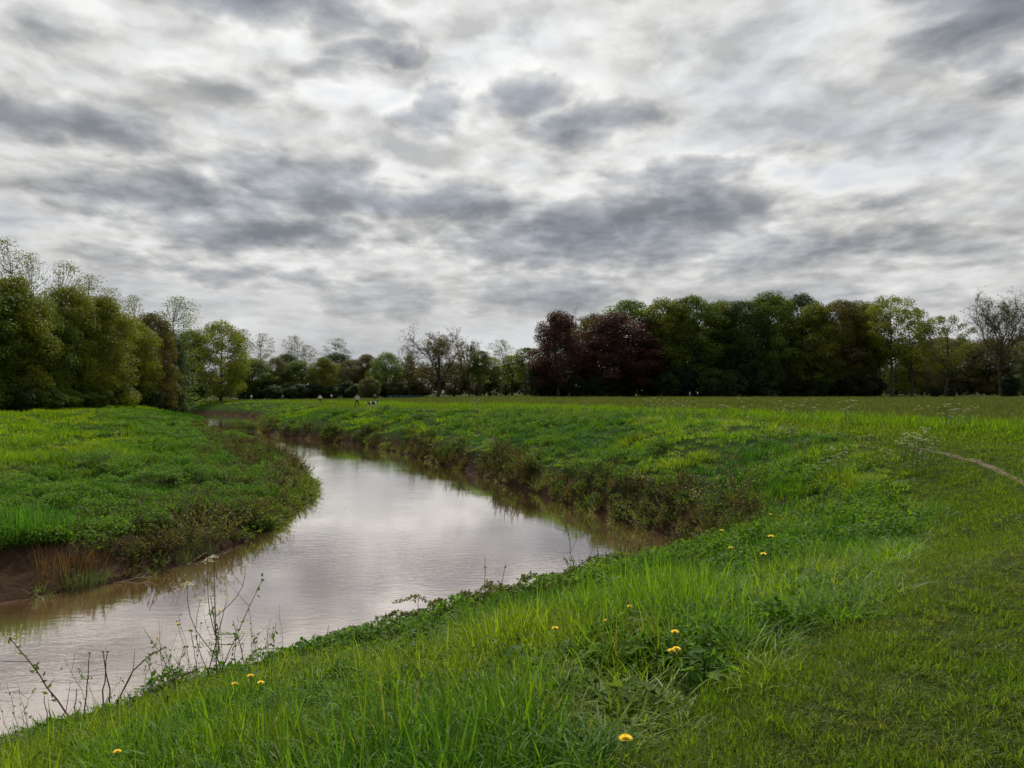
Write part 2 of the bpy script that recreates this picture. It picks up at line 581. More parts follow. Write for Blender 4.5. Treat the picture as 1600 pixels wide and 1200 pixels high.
def water_mat():
    m, T = new_mat('muddy_river_water')
    pos = T.n('ShaderNodeNewGeometry').outputs['Position']
    calm = T.mrange(T.noise(pos, 0.16, 3, 0.5), 0.36, 0.64, 0.25, 1.0)
    a = T.noise(T.vec('MULTIPLY', pos, (1.0, 2.3, 1.0)), 2.2, 3, 0.55, dist=0.4)
    b = T.noise(T.vec('MULTIPLY', pos, (1.0, 1.6, 1.0)), 7.5, 3, 0.55)
    c = T.noise(pos, 0.5, 2, 0.5)
    h = T.math('ADD', T.math('MULTIPLY', a, 0.62), T.math('MULTIPLY', b, 0.16))
    h = T.math('ADD', T.math('MULTIPLY', h, calm), T.math('MULTIPLY', c, 0.4))
    n = bump(T, h, 0.13, 0.06)
    silt = T.noise(pos, 0.35, 4, 0.6)
    col = T.mix(T.mrange(silt, 0.3, 0.7), (0.17, 0.092, 0.042, 1), (0.21, 0.125, 0.065, 1))
    fr = T.n('ShaderNodeFresnel')
    fr.inputs['IOR'].default_value = 1.33
    T.link(n, fr.inputs['Normal'])
    fac = T.mrange(fr.outputs[0], 0.02, 0.42, 0.54, 0.97, smooth=False)
    df = principled(T, col, 0.9, 0.0)
    gl = T.n('ShaderNodeBsdfGlossy')
    gl.inputs['Color'].default_value = (1.0, 0.955, 0.92, 1)
    gl.inputs['Roughness'].default_value = 0.03
    T.link(n, gl.inputs['Normal'])
    mx = T.n('ShaderNodeMixShader')
    T.link(fac, mx.inputs[0])
    T.link(df, mx.inputs[1])
    T.link(gl.outputs[0], mx.inputs[2])
    finish(T, mx.outputs[0])
    return m


# ------------------------------------------------------------------ ground, river, trodden track
TRACK = chaikin(np.array([look(px, py)[:2] for px, py in ((2300, 1250), (1960, 985), (1790, 865), (1680, 796), (1600, 752), (1555, 733), (1500, 716), (1445, 703), (1390, 694), (1330, 688))], float), 2)


EDGE = chaikin(np.array([(-9, -14), (-4, -4), (-1.6, 0.8), (0.1, 3.4), (1.05, 4.4), (2.4, 5.9), (3.8, 7.7), (6.0, 10.9), (8.0, 14.7), (11.0, 21.7), (12.6, 27.6), (12.9, 35.8), (11.0, 46), (4.6, 60), (-2, 76)], float), 1)
EDGE_POLY = np.concatenate([EDGE, [(-90, 76), (-90, -14)]])


def in_poly(x, y, PP):
    c = np.zeros(x.shape, bool)
    Q = np.roll(PP, -1, 0)
    for (x0, y0), (x1, y1) in zip(PP, Q):
        if y0 == y1:
            continue
        m = (y0 > y) != (y1 > y)
        c ^= m & (x < (x1 - x0) * (y - y0) / (y1 - y0) + x0)
    return c


def long_grass_edge(x, y, t):
    """metres inside the long grass (negative on the mown verge)"""
    wx = (fbm(x / 1.1, y / 1.1, 57, 3) - 0.5) * 1.5
    dd = line_dist(x, y, EDGE)
    near = np.where(in_poly(x, y, EDGE_POLY), dd, -dd) + wx
    far = (0.98 - t) * 8.4 + wx
    k = sstep(56, 70, y)
    return near * (1 - k) + far * k


def zone_colour(x, y, L):
    n = fbm(x / 3, y / 3, 31, 4)[..., None]
    n2 = fbm(x / 25, y / 18, 41, 3)[..., None]
    t, d, side = L['t'], L['d'], L['side']
    soil = np.array([0.026, 0.052, 0.009])
    mown = np.array([0.034, 0.068, 0.009]) * (1 - n) + np.array([0.054, 0.070, 0.014]) * n
    field = np.array([0.045, 0.068, 0.022]) * (1 - n2) + np.array([0.062, 0.078, 0.028]) * n2
    left = np.array([0.045, 0.085, 0.014]) * np.ones_like(n)
    mudc = np.array([0.062, 0.036, 0.022]) * (1 - n) + np.array([0.038, 0.023, 0.014]) * n
    c = soil * np.ones_like(n)
    m = sstep(0.3, -0.3, long_grass_edge(x, y, t))[..., None]
    c = c * (1 - m) + mown * m
    m = sstep(2.3, 2.6, t + (n[..., 0] - 0.5) * 0.4)[..., None]
    c = c * (1 - m) + field * m
    lf = sstep(10, 24, d)[..., None]
    cl = soil * (1 - lf) + left * lf
    c = np.where(side[..., None] > 0.5, cl, c)
    bare_r = sstep(1.2, 0.3, d)
    bare_l = np.where(y < 27, sstep(4.0, 2.0, d + (n[..., 0] - 0.5) * 2.0), sstep(0.9, 0.2, d))
    bare = np.where(side > 0.5, bare_l, bare_r)
    bare = np.where(L['ins'], 1.0, bare)
    c = c * (1 - bare[..., None]) + mudc * bare[..., None]
    return c, bare


def build_ground():
    ang = np.concatenate([np.linspace(-48, 48, 560, endpoint=False), np.linspace(48, 312, 110, endpoint=False)])
    ang = np.radians(ang)
    rad = np.concatenate([[0.25, 0.6, 1.0], np.exp(np.linspace(math.log(1.4), math.log(260), 560)),
                          np.exp(np.linspace(math.log(275), math.log(4000), 26))])
    A, Rr = np.meshgrid(ang, rad)
    x, y = Rr * np.sin(A), Rr * np.cos(A)
    L = land(x, y)
    z = L['z']
    c, bare = zone_colour(x, y, L)
    V = np.stack([x, y, z], -1).reshape(-1, 3)
    na, nr = len(ang), len(rad)
    i = np.arange(nr - 1)[:, None] * na
    j = np.arange(na)[None]
    j2 = (j + 1) % na
    Q = np.stack([i + j, i + j2, i + na + j2, i + na + j], -1).reshape(-1, 4)[:, ::-1]
    V = np.concatenate([V, [[0, 0, zat(0, 0)]]])
    T = np.stack([np.arange(na), (np.arange(na) + 1) % na, np.full(na, len(V) - 1)], 1)
    c = np.concatenate([c.reshape(-1, 3), [[0.05, 0.08, 0.02]]])
    w = np.concatenate([bare.ravel(), [0]])
    me = mesh_np('ground', V, Q, T, ground_mat(), True, {'col': c, 'wet': w})
    o = link('ground', me)
    tag(o, 'grassy river banks, mown verge and open meadow', None, None, 'structure')
    me = mesh_np('river', [(-420, -90, ZW), (60, -90, ZW), (60, 290, ZW), (-420, 290, ZW)], [(0, 1, 2, 3)], None, water_mat())
    tag(link('river', me), 'brown muddy river bending between grass banks, mirroring the clouds', None, None, 'structure')


def build_track():
    P = []
    for a, b in zip(TRACK[:-1], TRACK[1:]):
        n = max(2, int(np.linalg.norm(b - a) / 0.12))
        P.append(a + (b - a) * np.linspace(0, 1, n, endpoint=False)[:, None])
    P = np.concatenate(P)
    T = unit(np.gradient(P, axis=0))
    Nn = np.stack([T[:, 1], -T[:, 0]], 1)
    s = np.linspace(0, 1, len(P))
    hw = 0.075 + 0.07 * (fbm(s * 60, s * 0, 3, 3) - 0.5) * 2
    hw = hw * sstep(1.0, 0.7, s)
    off = np.array([-1, -0.5, 0, 0.5, 1.0])
    X = P[:, None, 0] + Nn[:, None, 0] * hw[:, None] * off
    Y = P[:, None, 1] + Nn[:, None, 1] * hw[:, None] * off
    Z = land(X, Y)['z'] + 0.035 - 0.03 * np.abs(off)[None] ** 2
    V = np.stack([X, Y, Z], -1).reshape(-1, 3)
    k = len(off)
    i = np.arange(len(P) - 1)[:, None] * k
    j = np.arange(k - 1)[None]
    Q = np.stack([i + j, i + j + 1, i + k + j + 1, i + k + j], -1).reshape(-1, 4)
    o = link('path', mesh_np('path', V, Q, None, plain('trodden_earth', (0.10, 0.078, 0.046), 0.95, 0.1, 9.0, 0.4), True))
    tag(o, 'narrow trodden earth path worn into the mown verge', None, None, 'structure')


build_ground()
build_track()

# ------------------------------------------------------------------ clumps that the grass and weeds are made of
def blade_clump(name, seed, n, rad, h, wd, seg=4, lean=0.5, curl=0.8, mat=M_BLADE, flop=0.0):
    g = np.random.default_rng(seed)
    rr, th = rad * np.sqrt(g.random(n)), g.random(n) * 2 * np.pi
    base = np.stack([rr * np.cos(th), rr * np.sin(th), np.zeros(n) - 0.02], 1)
    hh = h * (0.55 + 0.6 * g.random(n))
    az = th + g.normal(size=n) * 1.1
    d = np.stack([np.cos(az), np.sin(az), np.zeros(n)], 1)
    ln = lean * g.random(n)
    cu = curl * (0.3 + g.random(n)) + flop * (g.random(n) > 0.7)
    s = np.linspace(0, 1, seg + 1)
    # angle from upright grows along the blade
    th0 = ln[:, None] * 0.6 + cu[:, None] * s[None] ** 1.5 * 1.5
    ds = hh[:, None] / seg
    up = np.concatenate([np.zeros((n, 1)), np.cumsum(np.cos(th0[:, :-1]) * ds, 1)], 1)
    ou = np.concatenate([np.zeros((n, 1)), np.cumsum(np.sin(th0[:, :-1]) * ds, 1)], 1)
    C = base[:, None] + d[:, None] * ou[..., None]
    C[..., 2] += up
    fa = az + np.pi / 2 + g.normal(size=n) * 0.5
    side = np.stack([np.cos(fa), np.sin(fa), np.zeros(n)], 1)
    w = wd * (0.6 + 0.8 * g.random(n))[:, None] * (1 - s ** 2.2 * 0.95)[None] * np.minimum(1, 0.55 + s * 2)[None]
    Lf = C - side[:, None] * w[..., None] / 2
    Rt = C + side[:, None] * w[..., None] / 2
    V = np.stack([Lf, Rt], 2).reshape(-1, 3)
    k = seg + 1
    i = (np.arange(n)[:, None] * k + np.arange(seg)[None]) * 2
    Q = np.stack([i, i + 1, i + 3, i + 2], -1).reshape(-1, 4)
    v = np.repeat(g.random(n), k * 2)
    return bpy.data.objects.new(name, mesh_np(name, V, Q, None, mat, True, {'v': v}))


def forb_clump(name, seed, n, rad, h, leaf, mat=M_FORB, upright=0.4, stems=6):
    g = np.random.default_rng(seed)
    mb = MB()
    for k in range(stems):
        a = g.random() * 6.28
        r = rad * 0.7 * math.sqrt(g.random())
        top = np.array([r * math.cos(a) * 1.3, r * math.sin(a) * 1.3, h * (0.6 + 0.4 * g.random())])
        b = np.array([r * math.cos(a), r * math.sin(a), -0.02])
        mb.tube(b + (top - b) * np.linspace(0, 1, 4)[:, None], np.linspace(leaf * 0.07, leaf * 0.03, 4), 3, 0.3)
    rr, th = rad * np.sqrt(g.random(n)), g.random(n) * 6.283
    dome = h * (1 - 0.45 * (rr / rad) ** 2)
    z = dome * (1 - 0.75 * g.random(n) ** 1.8)
    C = np.stack([rr * np.cos(th), rr * np.sin(th), z], 1)
    out = np.stack([np.cos(th), np.sin(th), np.zeros(n)], 1)
    U = unit(out + g.normal(size=(n, 3)) * 0.7 + np.array([0, 0, upright * 0.5 - 0.3]))
    N = unit(np.cross(U, np.cross(np.array([0, 0, 1.0]), U)) + g.normal(size=(n, 3)) * 0.35)
    W = unit(np.cross(N, U))
    ll = leaf * (0.6 + 0.8 * g.random(n))
    # leaf with a fold: base, two sides, tip
    B, Tp = C - U * ll[:, None] * 0.5, C + U * ll[:, None] * 0.5 - N * ll[:, None] * 0.12
    S1 = C + W * ll[:, None] * 0.3 + N * ll[:, None] * 0.08
    S2 = C - W * ll[:, None] * 0.3 + N * ll[:, None] * 0.08
    V = np.stack([B, S1, Tp, S2], 1).reshape(-1, 3)
    i = np.arange(n)[:, None] * 4
    mb.add(V, None, np.concatenate([i + [0, 1, 2], i + [0, 2, 3]]), a=np.repeat(g.random(n), 4))
    return bpy.data.objects.new(name, mb.mesh(name, mat))


def twig_clump(name, seed, n, rad, h, leafn, leaf, mat_leaf=M_FORB):
    """dead stalks and thin stems with a few leaves, tinted as a clump"""
    g = np.random.default_rng(seed)
    mb = MB()
    for k in range(n):
        a, r = g.random() * 6.28, rad * math.sqrt(g.random())
        b = np.array([r * math.cos(a), r * math.sin(a), -0.02])
        hh = h * (0.5 + 0.6 * g.random())
        dr = np.array([math.cos(a), math.sin(a), 0]) * hh * 0.5 * g.random() + g.normal(size=3) * 0.12 * hh
        s = np.linspace(0, 1, 4)[:, None]
        P = b + np.array([0, 0, hh]) * s + dr * s ** 2
        mb.tube(P, np.linspace(0.006, 0.003, 4) * (1 + h), 3, g.random())
        for q in range(leafn):
            t = 0.3 + 0.7 * g.random()
            C = b + np.array([0, 0, hh]) * t + dr * t ** 2
            U = unit(g.normal(size=(1, 3)))
            W = unit(np.cross(U, g.normal(size=(1, 3))))
            mb.leaves((C + U * leaf * 0.6), U, W, leaf * (0.5 + g.random()), leaf * 0.35, g.random())
    return bpy.data.objects.new(name, mb.mesh(name, mat_leaf))


def proto_set(name, objs):
    c = bpy.data.collections.new(name)
    for o in objs:
        c.objects.link(o)
    return c


def scatter(name, coll, pos, kind, rot, scl, tint, label):
    me = bpy.data.meshes.new(name)
    me.vertices.add(len(pos))
    me.vertices.foreach_set('co', np.asarray(pos, np.float32).ravel())
    for nm, ty, arr, key in (('kind', 'INT', kind, 'value'), ('rot', 'FLOAT_VECTOR', rot, 'vector'),
                             ('scl', 'FLOAT_VECTOR', scl, 'vector'), ('tint', 'FLOAT_VECTOR', tint, 'vector')):
        at = me.attributes.new(nm, ty, 'POINT')
        at.data.foreach_set(key, np.asarray(arr, np.int32 if ty == 'INT' else np.float32).ravel())
    o = link(name, me)
    ng = bpy.data.node_groups.new(name + '_scatter', 'GeometryNodeTree')
    ng.interface.new_socket('Geometry', in_out='INPUT', socket_type='NodeSocketGeometry')
    ng.interface.new_socket('Geometry', in_out='OUTPUT', socket_type='NodeSocketGeometry')
    gi, go = ng.nodes.new('NodeGroupInput'), ng.nodes.new('NodeGroupOutput')
    ci = ng.nodes.new('GeometryNodeCollectionInfo')
    ci.inputs['Collection'].default_value = coll
    ci.inputs['Separate Children'].default_value = True
    ci.inputs['Reset Children'].default_value = True
    ip = ng.nodes.new('GeometryNodeInstanceOnPoints')
    ip.inputs['Pick Instance'].default_value = True

    def attr(nm, ty):
        a = ng.nodes.new('GeometryNodeInputNamedAttribute')
        a.data_type = ty
        a.inputs['Name'].default_value = nm
        return a.outputs[0]
    e2r = ng.nodes.new('FunctionNodeEulerToRotation')
    L = ng.links.new
    L(gi.outputs[0], ip.inputs['Points'])
    L(ci.outputs[0], ip.inputs['Instance'])
    L(attr('kind', 'INT'), ip.inputs['Instance Index'])
    L(attr('rot', 'FLOAT_VECTOR'), e2r.inputs[0])
    L(e2r.outputs[0], ip.inputs['Rotation'])
    L(attr('scl', 'FLOAT_VECTOR'), ip.inputs['Scale'])
    L(ip.outputs[0], go.inputs[0])
    md = o.modifiers.new('scatter', 'NODES')
    md.node_group = ng
    tag(o, label, None, None, 'stuff')
    return o


def sector(n_density, r0, r1, half=47.0, seed=0, power=None):
    """random points in a sector ahead, n per square metre"""
    g = np.random.default_rng(seed)
    area = R(2 * half) / 2 * (r1 * r1 - r0 * r0)
    n = int(area * n_density)
    r = np.sqrt(r0 * r0 + (r1 * r1 - r0 * r0) * g.random(n))
    a = R(half) * (2 * g.random(n) - 1)
    return r * np.sin(a), r * np.cos(a), g


def tilt(n, g, amt=0.15):
    return np.stack([g.normal(size=n) * amt, g.normal(size=n) * amt, g.random(n) * 6.283], 1)


def lerp(a, b, t):
    t = np.asarray(t)[..., None]
    return np.asarray(a) * (1 - t) + np.asarray(b) * t


def track_dist(x, y):
    return line_dist(x, y, TRACK)


FRESH, DEEP, YELLOW = np.array([0.100, 0.205, 0.008]), np.array([0.032, 0.105, 0.010]), np.array([0.170, 0.240, 0.010])
STRAW, BROWN = np.array([0.16, 0.14, 0.05]), np.array([0.085, 0.055, 0.028])


def build_grass():
    tall = proto_set('tall', [blade_clump('a_tall_%d' % i, 100 + i, 36, 0.17, 0.43, 0.0115, 5, 0.95, 0.85, flop=0.8) for i in range(4)]
                     + [blade_clump('b_mid_%d' % i, 120 + i, 30, 0.24, 0.42, 0.019, 4, 0.9, 0.8, flop=0.6) for i in range(3)]
                     + [blade_clump('c_far_%d' % i, 140 + i, 22, 0.45, 0.42, 0.055, 2, 0.6, 0.6) for i in range(3)])
    # --- long grass of the near bank and the outer bank
    P, K, RO, S, TI = [], [], [], [], []
    for r0, r1, dens, k0, kn, sd in ((1.5, 7, 62, 0, 4, 1), (7, 13, 46, 0, 4, 2), (13, 26, 26, 4, 3, 3), (26, 55, 10, 4, 3, 4), (55, 110, 3.2, 7, 3, 5), (110, 210, 0.9, 7, 3, 6)):
        x, y, g = sector(dens, r0, r1, 47, sd)
        L = land(x, y)
        patch = 0.5 * fbm(x / 1.6, y / 1.6, 51, 3) + 0.5 * fbm(x / 0.55, y / 0.55, 53, 2)
        edge = long_grass_edge(x, y, L['t'])
        ok = (~L['ins']) & (L['side'] < 0.5) & (edge > 0) & (L['d'] > 0.02)
        lowbank = sstep(0.17, 0.02, L['t'] + (patch - 0.5) * 0.35) * sstep(20, 28, y)
        ok &= g.random(len(x)) > 0.35 * lowbank
        ok &= g.random(len(x)) < np.clip(0.62 + 3.0 * (patch - 0.5), 0.12, 1)
        x, y, patch, edge, lowbank = x[ok], y[ok], patch[ok], edge[ok], lowbank[ok]
        z, n = L['z'][ok], int(ok.sum())
        hs = np.clip(0.90 + 2.8 * (patch - 0.5), 0.35, 1.45) * (0.65 + 0.7 * g.random(n)) * (0.40 + 0.60 * sstep(0.0, 1.3, edge))
        hs *= (1 - 0.35 * sstep(24, 40, y)) * (1 - 0.45 * sstep(3.0, 0.8, L['d'][ok]))
        P.append(np.stack([x, y, z], 1))
        K.append(k0 + g.integers(0, kn, n))
        RO.append(tilt(n, g, 0.14))
        S.append(np.stack([0.85 + 0.4 * g.random(n), 0.85 + 0.4 * g.random(n), hs], 1))
        big = fbm(x / 5, y / 5, 61, 3)
        c = lerp(DEEP, FRESH, np.clip((big - 0.40) * 3.6 + g.normal(size=n) * 0.2, 0, 1))
        c = lerp(c, YELLOW, np.clip((fbm(x / 2.4, y / 2.4, 67, 3) - 0.47) * 3.0 + g.normal(size=n) * 0.10, 0, 0.65) * (1 - lowbank))
        c = lerp(c, STRAW, 0.6 * (g.random(n) > 0.97))
        c = lerp(c, BROWN, np.clip(lowbank * (0.25 + 0.8 * g.random(n)), 0, 0.85))
        TI.append(c)
    cat = np.concatenate
    scatter('long_grass', tall, cat(P), cat(K), cat(RO), cat(S), cat(TI), 'long bright green grass covering the river bank slopes')

    # --- mown verge
    short = proto_set('short', [blade_clump('a_short_%d' % i, 200 + i, 60, 0.14, 0.075, 0.0055, 4, 1.4, 1.3) for i in range(4)]
                      + [blade_clump('b_short_%d' % i, 220 + i, 34, 0.24, 0.085, 0.014, 3, 1.2, 1.2) for i in range(3)]
                      + [blade_clump('c_short_%d' % i, 240 + i, 22, 0.45, 0.11, 0.04, 2, 1.1, 1.0) for i in range(3)])
    P, K, RO, S, TI = [], [], [], [], []
    for r0, r1, dens, k0, kn, sd in ((1.3, 6, 150, 0, 4, 11), (6, 12, 80, 0, 4, 12), (12, 28, 28, 4, 3, 13), (28, 60, 9, 7, 3, 14), (60, 130, 2.6, 7, 3, 15), (130, 240, 0.7, 7, 3, 16)):
        x, y, g = sector(dens, r0, r1, 47, sd)
        L = land(x, y)
        edge = long_grass_edge(x, y, L['t'])
        td = track_dist(x, y)
        ok = (~L['ins']) & (L['side'] < 0.5) & (edge < 0.4) & (L['t'] < 2.6) & (td > 0.02 + 0.14 * g.random(len(x)))
        worn = np.clip(0.5 + 1.9 * (0.55 * fbm(x / 1.1, y / 0.8, 71, 3) + 0.45 * fbm(x / 0.32, y / 0.25, 72, 2) - 0.5), 0, 1)
        ok &= g.random(len(x)) < 0.38 + 1.3 * worn
        x, y, t, worn, z, n = x[ok], y[ok], L['t'][ok], worn[ok], L['z'][ok], int(ok.sum())
        verge = sstep(1.5, 1.9, t + (fbm(x / 4, y / 4, 73, 3) - 0.5) * 0.5)
        hs = (0.35 + 1.5 * worn) * (0.6 + 0.8 * g.random(n)) * (1 + 2.4 * verge)
        P.append(np.stack([x, y, z], 1))
        K.append(k0 + g.integers(0, kn, n))
        RO.append(tilt(n, g, 0.25))
        S.append(np.stack([0.8 + 0.5 * g.random(n), 0.8 + 0.5 * g.random(n), hs], 1))
        c = lerp([0.056, 0.128, 0.008], [0.100, 0.160, 0.010], fbm(x / 2.2, y / 2.2, 77, 3))
        c = lerp(c, STRAW * 0.8, np.clip(0.50 - worn + g.normal(size=n) * 0.22, 0, 0.75))
        c = lerp(c, FRESH, verge * 0.6)
        TI.append(c)
    scatter('mown_grass', short, cat(P), cat(K), cat(RO), cat(S), cat(TI), 'short trodden grass of the mown verge')

    # --- meadow beyond the verge
    P, K, RO, S, TI = [], [], [], [], []
    for r0, r1, dens, sd in ((24, 60, 5.0, 21), (60, 120, 1.6, 22), (120, 235, 0.45, 23)):
        x, y, g = sector(dens, r0, r1, 47, sd)
        L = land(x, y)
        ok = (~L['ins']) & (L['side'] < 0.5) & (L['t'] + (fbm(x / 3, y / 3, 83, 3) - 0.5) * 0.4 > 2.45)
        x, y, z, n = x[ok], y[ok], L['z'][ok], int(ok.sum())
        P.append(np.stack([x, y, z], 1))
        K.append(7 + g.integers(0, 3, n))
        RO.append(tilt(n, g, 0.1))
        S.append(np.stack([1.1 + 0.5 * g.random(n), 1.1 + 0.5 * g.random(n), 0.85 + 0.35 * g.random(n)], 1))
        c = lerp([0.048, 0.080, 0.018], [0.076, 0.100, 0.026], fbm(x / 14, y / 9, 87, 3))
        TI.append(lerp(c, STRAW * 0.75, 0.22 * g.random(n)))
    scatter('meadow_grass', tall, cat(P), cat(K), cat(RO), cat(S), cat(TI), 'dull green hay meadow grass in front of the wood')

    # --- inner bank: lawn like grass above, weeds below
    P, K, RO, S, TI = [], [], [], [], []
    for r0, r1, dens, k0, kn, sd in ((12, 30, 15, 4, 3, 31), (30, 60, 7, 4, 3, 32), (60, 140, 2.2, 7, 3, 33), (140, 260, 0.4, 7, 3, 34)):
        x, y, g = sector(dens, r0, r1, 47, sd)
        L = land(x, y)
        n0 = fbm(x / 2.5, y / 2.5, 91, 3)
        mudline = np.where(y < 27, 2.6, 0.25) + (n0 - 0.5) * 2.0
        ok = (~L['ins']) & (L['side'] > 0.5) & (L['d'] > np.maximum(mudline, 0.15))
        x, y, d, z, n0, n = x[ok], y[ok], L['d'][ok], L['z'][ok], n0[ok], int(ok.sum())
        P.append(np.stack([x, y, z], 1))
        K.append(k0 + g.integers(0, kn, n))
        RO.append(tilt(n, g, 0.16))
        S.append(np.stack([0.9 + 0.4 * g.random(n), 0.9 + 0.4 * g.random(n), np.clip(0.85 + 3.0 * (n0 - 0.5), 0.3, 1.6) * (0.7 + 0.6 * g.random(n)) * (0.55 + 0.45 * sstep(26, 12, d))], 1))
        up = sstep(5, 13, d + (fbm(x / 6, y / 6, 93, 3) - 0.5) * 12)
        c = lerp(DEEP * 0.9, np.array([0.115, 0.210, 0.008]), np.clip(up + g.normal(size=n) * 0.1, 0, 1))
        c = lerp(c, YELLOW, np.clip((fbm(x / 4, y / 4, 95, 3) - 0.46) * 3.5, 0, 0.8) * up)
        c = lerp(c, DEEP, np.clip((0.46 - fbm(x / 3, y / 3, 97, 3)) * 5, 0, 0.75))
        c = lerp(c, BROWN, np.clip((0.5 - n0) * 2.4, 0, 0.7) * (1 - up))
        TI.append(c)
    scatter('inner_bank_grass', tall, cat(P), cat(K), cat(RO), cat(S), cat(TI), 'bright green grass on the inside of the river bend')

    # --- broad leaved weeds
    forbs = proto_set('forbs', [forb_clump('a_forb_%d' % i, 300 + i, (130, 240, 46, 200)[i], 0.21, (0.34, 0.30, 0.30, 0.40)[i], (0.055, 0.032, 0.12, 0.04)[i]) for i in range(4)]
                      + [forb_clump('b_forb_%d' % i, 320 + i, 170, 0.36, 0.48, 0.075) for i in range(3)]
                      + [forb_clump('c_forb_%d' % i, 340 + i, 150, 0.60, 0.58, 0.14) for i in range(3)])
    P, K, RO, S, TI = [], [], [], [], []
    for r0, r1, dens, k0, kn, sd in ((2, 12, 19.0, 0, 4, 41), (12, 30, 7.5, 4, 3, 42), (30, 62, 2.8, 4, 3, 43), (62, 120, 0.8, 7, 3, 44)):
        x, y, g = sector(dens, r0, r1, 47, sd)
        L = land(x, y)
        p1 = np.where(y < 16, 0.4 * fbm(x / 2.2, y / 2.2, 101, 3) + 0.6 * fbm(x / 0.7, y / 0.7, 102, 2), fbm(x / 2.2, y / 2.2, 101, 3))
        right = (L['side'] < 0.5) & (long_grass_edge(x, y, L['t']) > 0.5) & (L['d'] > 0.2)
        keep_r = g.random(len(x)) < np.where(y + 0.3 * x < 21, np.clip((p1 - 0.45) * 4.5 + 0.35 * sstep(1, -3, x), 0, 0.95) + 0.6 * sstep(3.0, 0.8, L['d']), np.clip(0.03 + (p1 - 0.52) * 3.0, 0, 0.7))
        left = (L['side'] > 0.5) & (L['d'] > np.where(y < 27, 2.2 + (p1 - 0.5) * 2, 0.2))
        keep_l = g.random(len(x)) < 1.0 * sstep(15, 4, L['d'] + (p1 - 0.5) * 22)
        ok = (~L['ins']) & ((right & keep_r) | (left & keep_l))
        x, y, z, p1, d, side, n = x[ok], y[ok], L['z'][ok], p1[ok], L['d'][ok], L['side'][ok], int(ok.sum())
        P.append(np.stack([x, y, z], 1))
        K.append(k0 + g.integers(0, kn, n))
        RO.append(tilt(n, g, 0.15))
        hs = (0.6 + 0.8 * p1) * (0.7 + 0.6 * g.random(n)) * np.where(y < 14, 0.85, 1.0)
        S.append(np.stack([0.8 + 0.5 * g.random(n), 0.8 + 0.5 * g.random(n), hs], 1))
        c = lerp([0.045, 0.120, 0.014], [0.085, 0.180, 0.016], fbm(x / 4, y / 4, 103, 3))
        c = lerp(c, [0.10, 0.13, 0.025], np.clip(g.random(n) - 0.55, 0, 0.4))
        low = sstep(2.2, 0.4, d + (p1 - 0.5) * 2) * (y > 16)
        c = lerp(c, BROWN * 1.05, low * np.where(side > 0.5, 1.0, 0.55) * (0.2 + 0.6 * g.random(n)))
        TI.append(c)
    scatter('leafy_weeds', forbs, cat(P), cat(K), cat(RO), cat(S), cat(TI), 'nettles and leafy weeds growing through the bank grass')

    # --- brown dead stalks by the water
    twigs = proto_set('twigs', [twig_clump('a_twig_%d' % i, 400 + i, 22, 0.3, 0.6, 5, 0.05) for i in range(4)])
    P, K, RO, S, TI = [], [], [], [], []
    for r0, r1, dens, sd in ((9, 30, 3.2, 51), (30, 70, 1.8, 52), (70, 110, 0.9, 53)):
        x, y, g = sector(dens, r0, r1, 47, sd)
        L = land(x, y)
        p1 = fbm(x / 2.0, y / 2.0, 111, 3)
        ok = (~L['ins']) & (L['d'] > 0.1) & (L['d'] < 1.3 + (p1 - 0.5) * 3 + 2.6 * (L['side'] > 0.5)) & (p1 > 0.47) & (y + 0.3 * x > 17.5)
        x, y, z, n = x[ok], y[ok], L['z'][ok], int(ok.sum())
        P.append(np.stack([x, y, z], 1))
        K.append(g.integers(0, 4, n))
        RO.append(tilt(n, g, 0.3))
        s = 0.7 + 0.6 * g.random(n)
        S.append(np.stack([s * 1.3, s * 1.3, s * np.where(y > 40, 1.3, 0.95)], 1))
        TI.append(lerp(BROWN, [0.07, 0.10, 0.025], g.random(n)))
    scatter('dead_stalks', twigs, cat(P), cat(K), cat(RO), cat(S), cat(TI), 'brown dead stalks and thin stems along the waterline')


